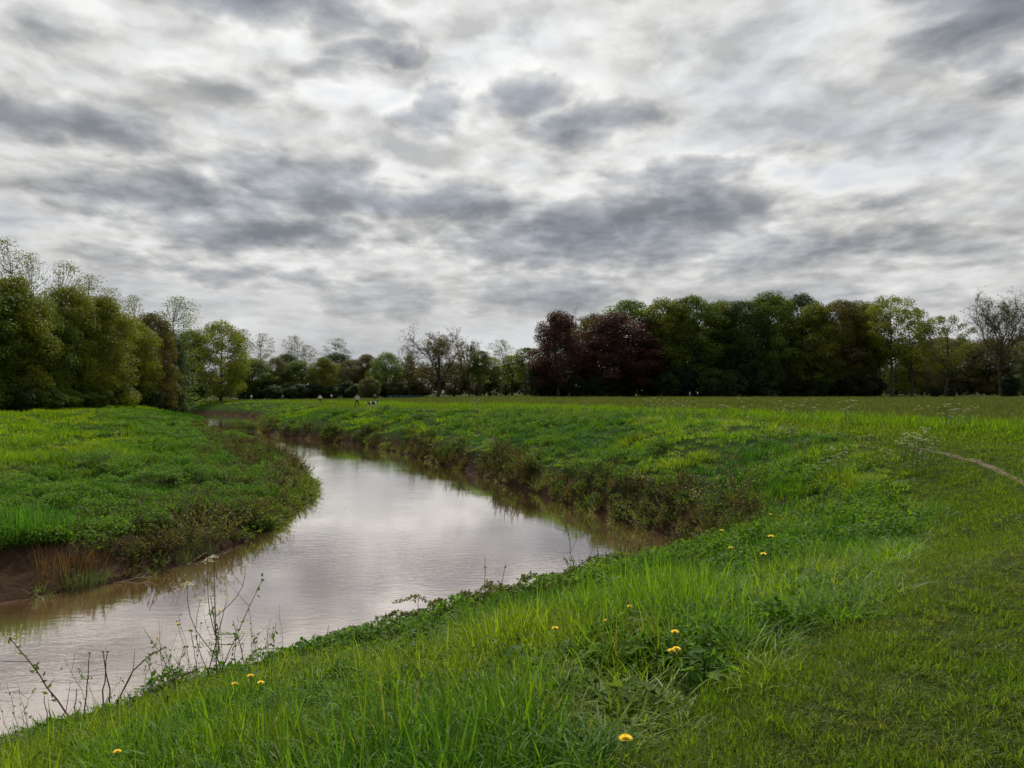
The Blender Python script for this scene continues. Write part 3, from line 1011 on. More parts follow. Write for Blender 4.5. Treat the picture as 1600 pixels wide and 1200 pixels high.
def build_fringe():
    cl = proto_set('fringe', [blade_clump('a_fringe_%d' % i, 500 + i, 30, 0.20, 0.55, 0.022, 4, 1.0, 0.9, flop=0.8) for i in range(3)]
                   + [twig_clump('b_fringe_%d' % i, 520 + i, 14, 0.3, 0.5, 6, 0.06) for i in range(2)])
    g = np.random.default_rng(88)
    P, K, RO, S, TI = [], [], [], [], []
    for side, LN in ((0, NEAR), (1, FAR)):
        for a, b in zip(LN[:-1], LN[1:]):
            ln = np.linalg.norm(b - a)
            m = (a + b) / 2
            dist = np.hypot(*m)
            if m[1] < 4 or m[1] > 150 or m[0] < -60 or ln > 80:
                continue
            n = int(ln * (10 if dist < 45 else 5) * (1.0 if not (side == 1 and m[1] < 23) else 0.4) * (2.0 if side == 1 and 23 < m[1] < 44 else 1.0))
            t = g.random(n)[:, None]
            p = a + (b - a) * t + g.normal(size=(n, 2)) * 0.45
            L = land(p[:, 0], p[:, 1])
            ok = (~L['ins']) & (fbm(p[:, 0] / 1.5, p[:, 1] / 1.5, 131, 3) > 0.40)
            p, z, n = p[ok], L['z'][ok], int(ok.sum())
            if n == 0:
                continue
            nrm = np.array([-(b - a)[1], (b - a)[0]]) / ln          # towards the water
            tiltd = 0.35 + 0.45 * g.random(n)
            P.append(np.concatenate([p, np.maximum(z, ZW + 0.01)[:, None]], 1))
            RO.append(np.stack([-nrm[1] * tiltd, nrm[0] * tiltd, g.random(n) * 0.6], 1))
            K.append(np.where(g.random(n) < 0.72, g.integers(0, 3, n), 3 + g.integers(0, 2, n)))
            sc = (0.55 + 0.7 * g.random(n)) * (0.75 if m[1] < 16 else 1.0)
            S.append(np.stack([sc, sc, sc], 1))
            tip = side == 1 and 23 < m[1] < 44
            if tip:
                S[-1] *= 1.25
            green = 0.85 if tip or m[1] < 19 else 0.45
            TI.append(lerp(BROWN, np.array([0.075, 0.13, 0.018]), np.clip(green + g.normal(size=n) * 0.3, 0, 1)))
    cat = np.concatenate
    scatter('waterline_fringe', cl, cat(P), cat(K), cat(RO), cat(S), cat(TI), 'ragged grass and brown weeds drooping over the waterline')


build_grass()
build_fringe()
# ------------------------------------------------------------------ trees
def env_round(u):
    return np.sqrt(np.clip(1 - (2 * u - 1) ** 2, 0, 1)) * 0.9 + 0.1 * (1 - u)


def env_edge(u):            # leaves down to the ground, domed top
    return np.clip(0.80 + 0.35 * u - 0.25 * u ** 2, 0, 1) * np.sqrt(np.clip(1 - u ** 3.2, 0, 1))


def env_umbrella(u):        # wide above, narrow below
    return (0.35 + 0.65 * sstep(0, 0.5, u)) * np.sqrt(np.clip(1 - np.clip((u - 0.35) / 0.65, 0, 1) ** 2.4, 0, 1))


def env_column(u):
    return np.sqrt(np.clip(1 - (2 * u - 0.85) ** 2 / 1.35, 0, 1)) * 0.95


def dense_tree(name, seed, H, Rc, h0, ncl, per, leaf, env, puff=1.5, bark=None, rad0=None, lean=0.0, inner=0.35):
    g = np.random.default_rng(seed)
    tb, lb = MB(), MB()
    s = np.linspace(0, 1, 9)
    wob = np.cumsum(g.normal(size=(9, 2)) * 0.012 * H, 0) * s[:, None]
    TP = np.concatenate([wob, (s * 0.82 * H)[:, None]], 1)
    TP[0, 2] = -0.3
    r0 = rad0 or H * 0.017
    tr = r0 * (1 - s * 0.85) * (1 + 0.5 * np.exp(-s * 18))
    tb.tube(TP, tr, 8)
    u = (np.arange(ncl) + g.random(ncl)) / ncl
    th = np.arange(ncl) * 2.39996 + g.normal(size=ncl) * 0.35
    rr = Rc * env(u) * (inner + (1 - inner) * np.sqrt(g.random(ncl))) * (0.82 + 0.3 * g.random(ncl))
    C = np.stack([rr * np.cos(th), rr * np.sin(th), h0 + (H - h0 - puff * 0.6) * u], 1)
    for i in range(ncl):
        hz = np.clip(C[i, 2] - rr[i] * (0.35 + 0.5 * g.random()), min(h0 * 0.75, C[i, 2] * 0.6), 0.78 * H)
        k = np.interp(hz, TP[:, 2], np.arange(9))
        b = np.array([np.interp(k, np.arange(9), TP[:, q]) for q in range(3)])
        q = np.linspace(0, 1, 6)[:, None]
        mid = np.array([0, 0, 1]) * (C[i, 2] - b[2]) * 0.18 * np.sin(q * np.pi) * -1
        P = b + (C[i] - b) * q + mid + g.normal(size=(6, 3)) * 0.05 * rr[i] * np.sin(q * np.pi)
        rb = np.interp(hz, TP[:, 2], tr) * 0.42
        tb.tube(P, np.linspace(rb, 0.03, 6), 4)
        pr = puff * (0.65 + 0.7 * g.random())
        n = int(per * (pr / puff) ** 2 * (0.8 + 0.4 * g.random()))
        D = rand_dirs(n, g)
        D[:, 2] = np.where((D[:, 2] < -0.3) & (g.random(n) < 0.6), -D[:, 2], D[:, 2])
        sh = pr * (0.25 + 0.78 * g.random(n) ** 0.55)
        pts = C[i] + D * sh[:, None] * np.array([1.15, 1.15, 0.75])
        pts[:, 2] = np.maximum(pts[:, 2], 0.15)
        N = unit(D + rand_dirs(n, g) * 0.9 + np.array([0, 0, 0.35]))
        U, W = axes_for(N, g)
        ll = leaf * (0.55 + 0.9 * g.random(n))
        lb.leaves(pts, U, W, ll, ll * 0.62, np.clip(g.random() * 0.6 + 0.35 * g.random(n), 0, 1))
    return dict(H=H, R=Rc, trunk=tb.mesh(name + '_trunk', bark or M_BARK, True), crown=lb.mesh(name + '_crown', M_CROWN))


def open_tree(name, seed, H, spread, h0, limbs, kids, twigs, fine, leafn, leaf, up=0.35, bark=None, ratio=0.42, rad0=None, fork=0.62):
    """limbs, branches and twigs one sees the sky through, with scattered young leaves"""
    g = np.random.default_rng(seed)
    tb, lb = MB(), MB()
    ends = []

    def limb(p, d, L, r, k, n=6, bend=0.0, wob=0.10):
        pts = [p]
        d = d / np.linalg.norm(d)
        for i in range(n):
            d = d + g.normal(size=3) * wob + np.array([0, 0, bend])
            d = d / np.linalg.norm(d)
            pts.append(pts[-1] + d * L / n)
        P = np.array(pts)
        tb.tube(P, np.linspace(r, r * 0.35, n + 1), k)
        return P

    def at(P, t):
        k = t * (len(P) - 1)
        i = min(int(k), len(P) - 2)
        return P[i] + (P[i + 1] - P[i]) * (k - i), unit(P[i + 1] - P[i])

    def side_dir(d, spreadk):
        r = g.normal(size=3)
        r -= d * r.dot(d)
        r /= np.linalg.norm(r)
        return d * (1 - spreadk) + r * spreadk + np.array([0, 0, up * 0.35])

    r0 = rad0 or H * 0.018
    T = limb(np.array([0, 0, -0.3]), np.array([0, 0, 1.0]), H * 0.62, r0, 9, 10, 0.05, 0.045)
    for i in range(limbs):
        t = h0 / 0.62 + (0.98 - h0 / 0.62) * (i + g.random()) / limbs
        p, d = at(T, min(t, 0.98))
        a = i * 2.39996 + g.normal() * 0.3
        rise = (t - h0 / 0.62) / (1 - h0 / 0.62)
        k = 0.72 + 0.28 * math.sin(rise * math.pi)
        dr = np.array([math.cos(a), math.sin(a), up * 0.8 + 1.5 * rise ** 1.3])
        L1 = spread * k * (0.8 + 0.4 * g.random())
        B = limb(p, dr, L1, r0 * (1 - t * 0.8) * 0.62, 5, 6, up * 0.16, 0.15)
        for j in range(kids):
            p2, d2 = at(B, 0.25 + 0.75 * (j + g.random()) / kids)
            B2 = limb(p2, side_dir(d2, 0.5), L1 * ratio * (0.7 + 0.6 * g.random()), r0 * 0.16 * (1.1 - 0.5 * t), 4, 4, up * 0.12, 0.18)
            for q in range(twigs):
                p3, d3 = at(B2, 0.2 + 0.8 * (q + g.random()) / twigs)
                L3 = L1 * ratio * 0.5 * (0.6 + 0.7 * g.random())
                B3 = limb(p3, side_dir(d3, 0.5), L3, r0 * 0.055 + 0.008, 3, 3, up * 0.1, 0.2)
                for f in range(fine):
                    p4, d4 = at(B3, g.random() * 0.95)
                    B4 = limb(p4, side_dir(d4, 0.55), L3 * 0.55, 0.026, 3, 2, 0.05, 0.2)
                    ends.append(B4[-1])
                ends.append(B3[-1])
                ends.append(B3[-2])
    E = np.array(ends)
    if leafn > 0:
        idx = g.integers(0, len(E), int(len(E) * leafn))
        pts = E[idx] + g.normal(size=(len(idx), 3)) * leaf * 1.4
        N = unit(rand_dirs(len(idx), g) + np.array([0, 0, 0.3]))
        U, W = axes_for(N, g)
        ll = leaf * (0.5 + 0.9 * g.random(len(idx)))
        lb.leaves(pts, U, W, ll, ll * 0.62, g.random(len(idx)))
    V = np.concatenate(tb.V)
    return dict(H=float(V[:, 2].max()), R=float(np.percentile(np.hypot(V[:, 0], V[:, 1]), 98)), trunk=tb.mesh(name + '_trunk', bark or M_BARK, True),
                crown=lb.mesh(name + '_crown', M_CROWN))


PROTO = {
    'edge_a': dense_tree('edge_a', 1, 18, 6.5, 1.0, 105, 330, 0.135, env_edge, 1.55),
    'edge_b': dense_tree('edge_b', 2, 18, 6.0, 0.8, 100, 330, 0.135, env_edge, 1.5),
    'edge_c': dense_tree('edge_c', 3, 16, 6.8, 1.4, 90, 330, 0.14, env_round, 1.7),
    'wood_a': dense_tree('wood_a', 4, 27, 7.5, 5.0, 95, 270, 0.20, env_round, 2.0, inner=0.45),
    'wood_b': dense_tree('wood_b', 5, 27, 7.0, 6.5, 85, 270, 0.20, env_round, 2.1, inner=0.4),
    'wood_c': dense_tree('wood_c', 6, 26, 8.5, 4.0, 100, 270, 0.20, env_edge, 2.0),
    'oak_a': dense_tree('oak_a', 7, 26, 10.5, 10.5, 64, 170, 0.20, env_umbrella, 1.75, rad0=0.55, inner=0.5),
    'oak_b': dense_tree('oak_b', 8, 22, 9.0, 7.0, 56, 170, 0.19, env_umbrella, 1.6, rad0=0.55, inner=0.5),
    'slim': dense_tree('slim', 9, 18, 2.8, 5.5, 34, 170, 0.18, env_column, 1.2),
    'bush': dense_tree('bush', 10, 7, 4.0, 0.4, 44, 260, 0.16, env_round, 1.2),
    'poplar_a': dense_tree('poplar_a', 11, 25, 4.6, 3.0, 130, 55, 0.115, env_column, 1.25, M_PALEBARK, 0.26, inner=0.2),
    'poplar_b': dense_tree('poplar_b', 12, 25, 4.2, 4.0, 115, 48, 0.115, env_column, 1.2, M_PALEBARK, 0.24, inner=0.2),
    'lone': dense_tree('lone', 13, 22, 4.6, 13.0, 48, 42, 0.15, env_round, 1.2, M_PALEBARK, 0.24, inner=0.25),
    'bare_oak': open_tree('bare_oak', 14, 24, 11.0, 0.26, 17, 7, 6, 3, 3.6, 0.16, up=0.42, rad0=0.6),
    'bare_tall': open_tree('bare_tall', 15, 30, 12.5, 0.22, 22, 7, 6, 3, 3.0, 0.14, up=0.5, rad0=0.55),
}

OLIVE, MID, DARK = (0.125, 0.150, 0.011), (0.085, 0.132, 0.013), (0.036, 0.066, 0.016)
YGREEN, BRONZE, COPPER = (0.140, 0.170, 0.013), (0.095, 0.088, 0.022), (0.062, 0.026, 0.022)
GREYG, LIGHTG = (0.090, 0.096, 0.036), (0.110, 0.150, 0.025)
_first = {}


def tree(kind, px, d, top, wide, col, name, label, group, base=None):
    """bearing px, distance d, sight-line height of the top, crown width (same unit as px)"""
    p = PROTO[kind]
    x, y, z = bear(px, d)
    h = CAM_Z + (HORIZON - top) / F_PX * d - z
    sz = h / p['H']
    sx = wide * (1.15 if kind.startswith('wood') else 1.0) / F_PX * d / (2 * p['R'])
    root = link(name, None, None, (x, y, z), (0, 0, random.random() * 6.283), (sx, sx, sz))
    tag(root, label, 'bush' if 'bush' in name else 'tree', group)
    a = link('trunk', p['trunk'], root)
    b = link('crown', p['crown'], root)
    k = 0.85 + 0.3 * random.random()
    b.color = (col[0] * k, col[1] * k, col[2] * k, 1)
    return root


def build_trees():
    # tree row behind the inner bank
    G = 'trees of the row behind the inner bank'
    lab = 'dense olive green tree, leafy to the ground, in the row behind the inner river bank'
    for k, px, d, top, w, c in (
            ('edge_a', -120, 92, 415, 190, OLIVE), ('edge_b', -40, 96, 425, 150, MID), ('edge_a', 22, 101, 432, 130, OLIVE), ('edge_c', 62, 106, 462, 110, MID),
            ('edge_b', 108, 112, 446, 112, OLIVE), ('edge_a', 160, 118, 462, 105, YGREEN), ('edge_c', 205, 130, 498, 86, OLIVE),
            ('edge_a', -10, 112, 436, 150, MID), ('edge_b', 135, 128, 462, 100, MID), ('edge_c', 180, 140, 488, 80, OLIVE), ('edge_b', 300, 195, 515, 70, MID)):
        lab = {OLIVE: 'dense olive green tree, leafy to the ground, in the row behind the inner river bank',
               MID: 'dense fresh green tree in the row behind the inner river bank',
               YGREEN: 'dense yellow green tree in the middle of the row behind the inner bank'}[c]
        tree(k, px, d, top, w, c, 'row_tree', lab, G)
    tree('edge_b', 240, 138, 487, 80, BRONZE, 'row_tree', 'brownish bronze leafed tree in the row behind the inner river bank', G)
    tree('edge_a', 262, 150, 515, 60, DARK, 'row_tree', 'low dark green tree beside the bronze leafed one in the row', G)
    tree('edge_c', 345, 195, 502, 92, YGREEN, 'row_tree', 'rounded yellow green tree standing at the end of the row by the river', G)
    G = 'poplars rising above the row'
    lab = 'tall wispy poplar with thin spring leaves rising above the olive tree row'
    for k, px, d, top, w in (('poplar_a', 2, 116, 366, 90), ('poplar_b', 44, 122, 390, 70), ('poplar_a', 104, 130, 404, 74), ('poplar_b', 140, 134, 424, 66),
                             ('poplar_b', 172, 146, 446, 60), ('poplar_a', 208, 152, 458, 56), ('poplar_b', -50, 112, 372, 90)):
        tree(k, px, d, top, w, OLIVE, 'poplar_tree', lab, G)
    tree('poplar_a', 276, 153, 460, 84, MID, 'poplar_tree', 'broad leafy poplar rising between the bronze tree and the rounded yellow green tree', G)
    # wood closing the view down the river
    G = 'trees closing the view down the river'
    lab = 'middling green tree of the wood that closes the view beyond the people'
    for k, px, d, top, w, c in (('wood_c', 398, 262, 560, 62, MID), ('edge_c', 432, 268, 558, 52, GREYG), ('wood_c', 468, 270, 563, 60, MID), ('edge_a', 505, 266, 558, 55, OLIVE),
                                ('edge_c', 548, 276, 562, 50, GREYG), ('edge_b', 572, 280, 553, 52, BRONZE), ('wood_c', 525, 285, 552, 60, DARK),
                                ('edge_a', 375, 270, 560, 60, DARK), ('edge_b', 450, 285, 552, 50, DARK)):
        lab = 'wood that closes the view beyond the people'
        lab = {MID: 'fresh green tree in the ' + lab, GREYG: 'grey green domed tree in the ' + lab, OLIVE: 'olive green tree in the ' + lab,
               BRONZE: 'bronze brown tree in the ' + lab, DARK: 'dark green tree at the back of the ' + lab}[c]
        tree(k, px, d, top, w, c, 'wood_tree', lab, G)
    tree('edge_c', 604, 262, 551, 60, MID, 'wood_tree', 'broad dark green domed tree between the grey bush and the bare oak', G)
    tree('bush', 578, 240, 589, 34, GREYG, 'bush', 'grey green rounded bush at the foot of the wood beside the path', None)
    for px, d, top, w, l in ((378, 290, 512, 44, 'nearly bare tree, closest to the yellow green tree, sticking up above the wood'), (411, 295, 519, 40, 'lollipop shaped sparse tree with a long bare stem above the wood'),
                             (458, 300, 523, 40, 'taller of the two sparse trees side by side above the wood'), (481, 296, 538, 36, 'shorter of the two sparse trees side by side above the wood'),
                             (527, 300, 527, 46, 'sparse leafy tree alone above the dark green trees of the wood')):
        tree('lone', px, d, top, w, GREYG, 'sparse_tree', l, 'sparse trees above the wood')
    # around the bare oak
    tree('bare_oak', 685, 244, 508, 118, BRONZE, 'oak_tree', 'broad bare oak with dark spreading limbs and few leaves at the meadow edge', None)
    tree('bare_oak', 640, 252, 540, 40, GREYG, 'oak_tree', 'small bare tree beside the broad bare oak and the dark dome', None)
    tree('bare_oak', 733, 256, 522, 52, BRONZE, 'oak_tree', 'slender half bare tree between the broad bare oak and the light green birch', None)
    tree('lone', 782, 238, 529, 46, LIGHTG, 'birch_tree', 'slender light green birch with an open crown and thin dark stem', None)
    G = 'slim green trees between the bare oak and the copper beeches'
    for px, d, top, w, c in ((750, 252, 546, 34, MID), (800, 262, 553, 36, OLIVE), (822, 248, 541, 40, LIGHTG), (765, 270, 556, 40, OLIVE)):
        tree('slim', px, d, top, w, c, 'slim_tree', 'slim green tree in the gap between the bare oak and the copper beeches', G)
    for px, d, top, w, c in ((660, 262, 572, 60, BRONZE), (710, 266, 566, 60, BRONZE), (745, 276, 570, 60, GREYG), (790, 280, 568, 64, OLIVE), (830, 276, 566, 60, OLIVE)):
        tree('edge_c', px, d, top, w, c, 'hedge_tree', 'low olive brown tree behind the bare oak and the slim trees', 'low trees behind the bare oak')
    # the big wood beyond the meadow
    G = 'copper beeches of the big wood'
    tree('wood_c', 872, 206, 487, 84, COPPER, 'copper_beech', 'copper beech with dark red leaves at the corner of the wood', G)
    tree('wood_c', 962, 208, 489, 112, COPPER, 'copper_beech', 'broad dark red copper beech under the green tree tops', G)
    tree('wood_c', 1010, 214, 500, 70, (0.045, 0.020, 0.014), 'copper_beech', 'brownish red copper beech leaning out of the green trees of the wood', G)
    tree('bare_oak', 916, 214, 481, 58, BRONZE, 'beech_tree', 'half bare brown tree top between the two copper beeches', None)
    G = 'green trees of the big wood'
    lab = 'tall dark green broadleaf tree in the front of the big wood'
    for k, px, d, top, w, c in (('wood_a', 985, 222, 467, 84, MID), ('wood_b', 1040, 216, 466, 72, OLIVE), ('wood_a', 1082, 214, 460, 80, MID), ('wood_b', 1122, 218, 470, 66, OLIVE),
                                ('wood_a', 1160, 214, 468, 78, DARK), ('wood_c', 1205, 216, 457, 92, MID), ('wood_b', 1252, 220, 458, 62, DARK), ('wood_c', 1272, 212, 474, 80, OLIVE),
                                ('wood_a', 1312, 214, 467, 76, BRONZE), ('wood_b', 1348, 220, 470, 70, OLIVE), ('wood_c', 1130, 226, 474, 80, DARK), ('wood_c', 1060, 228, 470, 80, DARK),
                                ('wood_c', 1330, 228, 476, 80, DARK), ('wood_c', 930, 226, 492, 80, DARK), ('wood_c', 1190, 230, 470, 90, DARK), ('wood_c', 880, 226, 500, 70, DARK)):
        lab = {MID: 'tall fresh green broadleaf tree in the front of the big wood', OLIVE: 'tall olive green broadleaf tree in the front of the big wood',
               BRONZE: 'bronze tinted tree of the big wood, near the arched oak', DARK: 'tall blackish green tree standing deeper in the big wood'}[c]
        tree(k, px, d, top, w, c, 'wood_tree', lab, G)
    tree('oak_a', 1394, 208, 462, 104, OLIVE, 'oak_tree', 'tall oak with arched crown and clear dark trunk at the end of the wood', None)
    tree('oak_b', 1368, 214, 474, 60, OLIVE, 'oak_tree', 'oak with forked trunk just inside the wood, beside the arched oak', None)
    tree('oak_b', 1425, 212, 478, 70, OLIVE, 'oak_tree', 'narrow trunked oak between the arched oak and the small open oak', None)
    tree('oak_b', 1478, 206, 490, 84, OLIVE, 'oak_tree', 'smaller open oak standing alone with low spreading limbs', None)
    tree('bare_tall', 1566, 206, 444, 130, GREYG, 'bare_tree', 'tall nearly bare tree with dark base and fine pale twigs, beside the open oak', None)
    tree('bare_tall', 1640, 214, 447, 120, GREYG, 'bare_tree', 'second tall nearly bare tree next to the one with the dark base', None)
    tree('bush', 1577, 203, 585, 30, (0.016, 0.03, 0.012), 'ivy_bush', 'dark ivy bush round the foot of the tall bare tree', None)
    tree('bush', 1460, 204, 604, 16, (0.016, 0.03, 0.012), 'bush', 'little dark bush between the narrow trunked oak and the open oak', None)
    tree('bush', 1486, 204.5, 606, 14, (0.016, 0.03, 0.012), 'bush', 'little dark bush at the foot of the open oak', None)
    G = 'grey green trees behind the oaks'
    for k, px, d, top, w, c in (('edge_c', 1440, 300, 532, 80, GREYG), ('edge_c', 1500, 310, 530, 90, GREYG), ('edge_b', 1545, 305, 528, 80, BRONZE), ('edge_c', 1600, 300, 524, 100, GREYG),
                                ('edge_b', 1400, 296, 536, 80, OLIVE), ('edge_a', 1470, 330, 526, 90, GREYG), ('edge_a', 1650, 300, 520, 110, GREYG), ('edge_a', 1720, 290, 520, 110, GREYG), ('edge_b', 1620, 240, 545, 70, DARK)):
        tree(k, px, d, top, w, c, 'backdrop_tree', 'grey green tree in the line behind the oaks and the bare trees', G)
    # undergrowth: bushes along the foot of the wood
    G = 'bushes at the foot of the big wood'
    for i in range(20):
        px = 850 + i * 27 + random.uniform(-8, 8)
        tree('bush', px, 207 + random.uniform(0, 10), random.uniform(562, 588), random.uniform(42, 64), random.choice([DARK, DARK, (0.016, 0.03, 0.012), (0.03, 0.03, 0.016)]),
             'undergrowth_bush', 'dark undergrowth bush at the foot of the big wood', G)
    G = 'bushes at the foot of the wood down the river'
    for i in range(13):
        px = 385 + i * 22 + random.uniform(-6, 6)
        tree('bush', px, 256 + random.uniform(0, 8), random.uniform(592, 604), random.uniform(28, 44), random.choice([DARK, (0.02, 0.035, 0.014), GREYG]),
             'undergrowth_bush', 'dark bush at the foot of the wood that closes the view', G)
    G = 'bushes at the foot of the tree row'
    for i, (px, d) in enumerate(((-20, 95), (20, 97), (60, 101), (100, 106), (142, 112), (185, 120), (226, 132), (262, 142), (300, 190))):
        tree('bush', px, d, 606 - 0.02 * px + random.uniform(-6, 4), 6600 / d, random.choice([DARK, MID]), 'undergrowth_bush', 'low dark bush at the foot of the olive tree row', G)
    # depth of the woods: one mass of leaves nobody could count
    g = np.random.default_rng(77)
    mb = MB()
    for x0, x1, y0, y1, h, n in ((10, 112, 226, 275, 20, 14000), (-100, 12, 286, 330, 13, 12000), (-120, -62, 108, 150, 12, 6000), (100, 250, 305, 350, 13, 26000)):
        x, y = x0 + (x1 - x0) * g.random(n), y0 + (y1 - y0) * g.random(n)
        if x0 == -120:
            x = x - (y - 108) * 0.05
            y = y + np.clip(-(x + 62), 0, 40) * 0.2
        z = land(x, y)['z'] + 0.2 + h * (0.6 + 0.4 * fbm(x / 7, y / 7, 9, 2)) * g.random(n) ** 0.8
        N = rand_dirs(n, g)
        U, W = axes_for(N, g)
        ll = 0.35 + 0.35 * g.random(n)
        mb.leaves(np.stack([x, y, z], 1), U, W, ll, ll * 0.7, g.random(n))
    o = link('woodland', mb.mesh('woodland', M_CROWN))
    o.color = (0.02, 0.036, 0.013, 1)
    tag(o, 'deep dark interior of the woods behind the front trees', None, None, 'stuff')


build_trees()
# ------------------------------------------------------------------ single plants
M_REED = leafy('reed_blade', 'object', 0.4, 0.45, 0.35, 0.6, 1.4)


def instance_parts(parts, name, label, cat, group, loc, rz=0.0, s=(1, 1, 1), tiltx=0.0, tilty=0.0, colour=None):
    """parts: list of (name, mesh, [sub parts])"""
    root = link(name, None, None, loc, (tiltx, tilty, rz), s)
    tag(root, label, cat, group)
    for nm, me, subs in parts:
        o = link(nm, me, root)
        if nm in ('umbel', 'foliage', 'withered_leaves', 'leaf'):
            o['kind'] = 'stuff'      # florets and small leaves
        if colour:
            o.color = (*colour, 1)
        for sn, sm in subs:
            q = link(sn, sm, o)
            if colour:
                q.color = (*colour, 1)
    return root


def make_parsley(seed, H=1.0, n_umb=5, umb=0.075, leaves=4):
    g = np.random.default_rng(seed)
    st, parts = MB(), []
    s = np.linspace(0, 1, 8)[:, None]
    bow = g.normal(size=3) * 0.06
    main = np.array([0, 0, H * 0.9]) * s + bow * s ** 2
    main[0, 2] = -0.04
    st.tube(main, np.linspace(0.011, 0.005, 8), 5, 0.5)
    tops = [main[-1]]
    for k in range(n_umb - 1):
        t = 0.40 + 0.42 * k / max(1, n_umb - 1)
        b = main[int(t * 7)]
        a = k * 2.4 + g.random()
        top = np.array([math.cos(a) * 0.22 * H, math.sin(a) * 0.22 * H, H * (0.60 + 0.40 * g.random())])
        q = np.linspace(0, 1, 6)[:, None]
        P = b + (top - b) * q + np.array([math.cos(a), math.sin(a), -0.3]) * 0.07 * H * np.sin(q * np.pi)
        st.tube(P, np.linspace(0.007, 0.0035, 6), 4, 0.6)
        tops.append(top)
    parts.append(('stem', st.mesh('parsley_stem', M_STEM, True), []))
    for tp in tops:
        fl, ry = MB(), MB()
        w = umb * (0.7 + 0.6 * g.random())
        for r in range(11):
            a, rad = r * 2.4, w * math.sqrt((r + 0.5) / 11)
            e = tp + np.array([rad * math.cos(a), rad * math.sin(a), 0.055 - rad * 0.75])
            ry.tube(np.array([tp, (tp + e) / 2 + [0, 0, -0.006], e]), 0.0011, 3, 0.5)
            n = 9
            C = e + g.normal(size=(n, 3)) * np.array([0.011, 0.011, 0.003]) * (umb / 0.075)
            N = unit(np.array([0, 0, 1.0]) + g.normal(size=(n, 3)) * 0.4)
            U, W = axes_for(N, g)
            fl.leaves(C, U, W, 0.0062 * (umb / 0.075), 0.0055 * (umb / 0.075), g.random(n))
        parts.append(('umbel', fl.mesh('parsley_umbel', M_PETAL), [('rays', ry.mesh('parsley_rays', M_STEM))]))
    for k in range(leaves):
        lb = MB()
        b = main[1 + k % 4]
        a = k * 2.1 + g.random()
        d = np.array([math.cos(a), math.sin(a), 0.45])
        Ln = 0.24 * (0.8 + 0.5 * g.random())
        q = np.linspace(0, 1, 7)[:, None]
        P = b + d * Ln * q + np.array([0, 0, -0.5]) * Ln * q ** 2
        lb.tube(P, np.linspace(0.0022, 0.0008, 7), 3, 0.4)
        side = np.array([-math.sin(a), math.cos(a), 0])
        for i in range(1, 7):
            ln = 0.10 * (1 - i / 7.5)
            for sg in (-1, 1):
                m = 7
                f = (np.arange(m) + 1)[:, None] / m
                C = P[i] + (side * sg + d * 0.5) * ln * f + g.normal(size=(m, 3)) * 0.006
                U = unit(side * sg + d * 0.8 + g.normal(size=(m, 3)) * 0.5)
                N = unit(np.array([0, 0, 1.0]) + g.normal(size=(m, 3)) * 0.4)
                lb.leaves(C, U, unit(np.cross(N, U)), 0.015, 0.0065, g.random(m))
        parts.append(('leaf', lb.mesh('parsley_leaf', M_FERN), []))
    return parts


def make_dandelion(seed, H=0.24, open_=1.0):
    g = np.random.default_rng(seed)
    st, hd, lf = MB(), MB(), MB()
    s = np.linspace(0, 1, 6)[:, None]
    P = np.array([0, 0, H]) * s + np.array([g.normal() * 0.03, g.normal() * 0.03, 0]) * s ** 2
    P[0, 2] = -0.03
    st.tube(P, 0.0028, 5, 0.6)
    c = P[-1]
    for ring, (rad, up, n) in enumerate(((0.030, 0.002, 22), (0.023, 0.007, 18), (0.015, 0.010, 14), (0.007, 0.012, 8))):
        a = np.arange(n) * 2 * np.pi / n + ring * 0.3
        d = np.stack([np.cos(a), np.sin(a), np.full(n, 0.15 + ring * 0.2)], 1)
        U = unit(d)
        C = c + np.stack([np.cos(a), np.sin(a), np.zeros(n)], 1) * rad * 0.55 + np.array([0, 0, up])
        W = unit(np.cross(np.array([0, 0, 1.0]), U))
        hd.leaves(C, U, W, rad * 0.5, 0.0036, g.random(n))
    cup = MB()
    cup.tube(np.array([c - [0, 0, 0.012], c - [0, 0, 0.004], c + [0, 0, 0.001]]), [0.004, 0.009, 0.012], 8, 0.4)
    for k in range(7):
        a = k * 0.9 + g.random()
        d = np.array([math.cos(a), math.sin(a), 0.5])
        q = np.linspace(0, 1, 6)[:, None]
        L = d * 0.16 * q + np.array([0, 0, -0.06]) * q ** 2
        side = np.array([-math.sin(a), math.cos(a), 0])
        w = (np.array([0.004, 0.012, 0.008, 0.018, 0.012, 0.001]))[:, None]
        V = np.concatenate([L - side * w, L + side * w])
        i = np.arange(5)
        lf.add(V, np.stack([i, i + 1, i + 7, i + 6], 1), a=g.random())
    return [('stem', st.mesh('dandelion_stem', M_STEM, True), []), ('flower_head', hd.mesh('dandelion_head', M_YELLOW), [('green_cup', cup.mesh('dandelion_cup', M_STEM, True))]),
            ('leaf_rosette', lf.mesh('dandelion_rosette', M_FERN), [])]


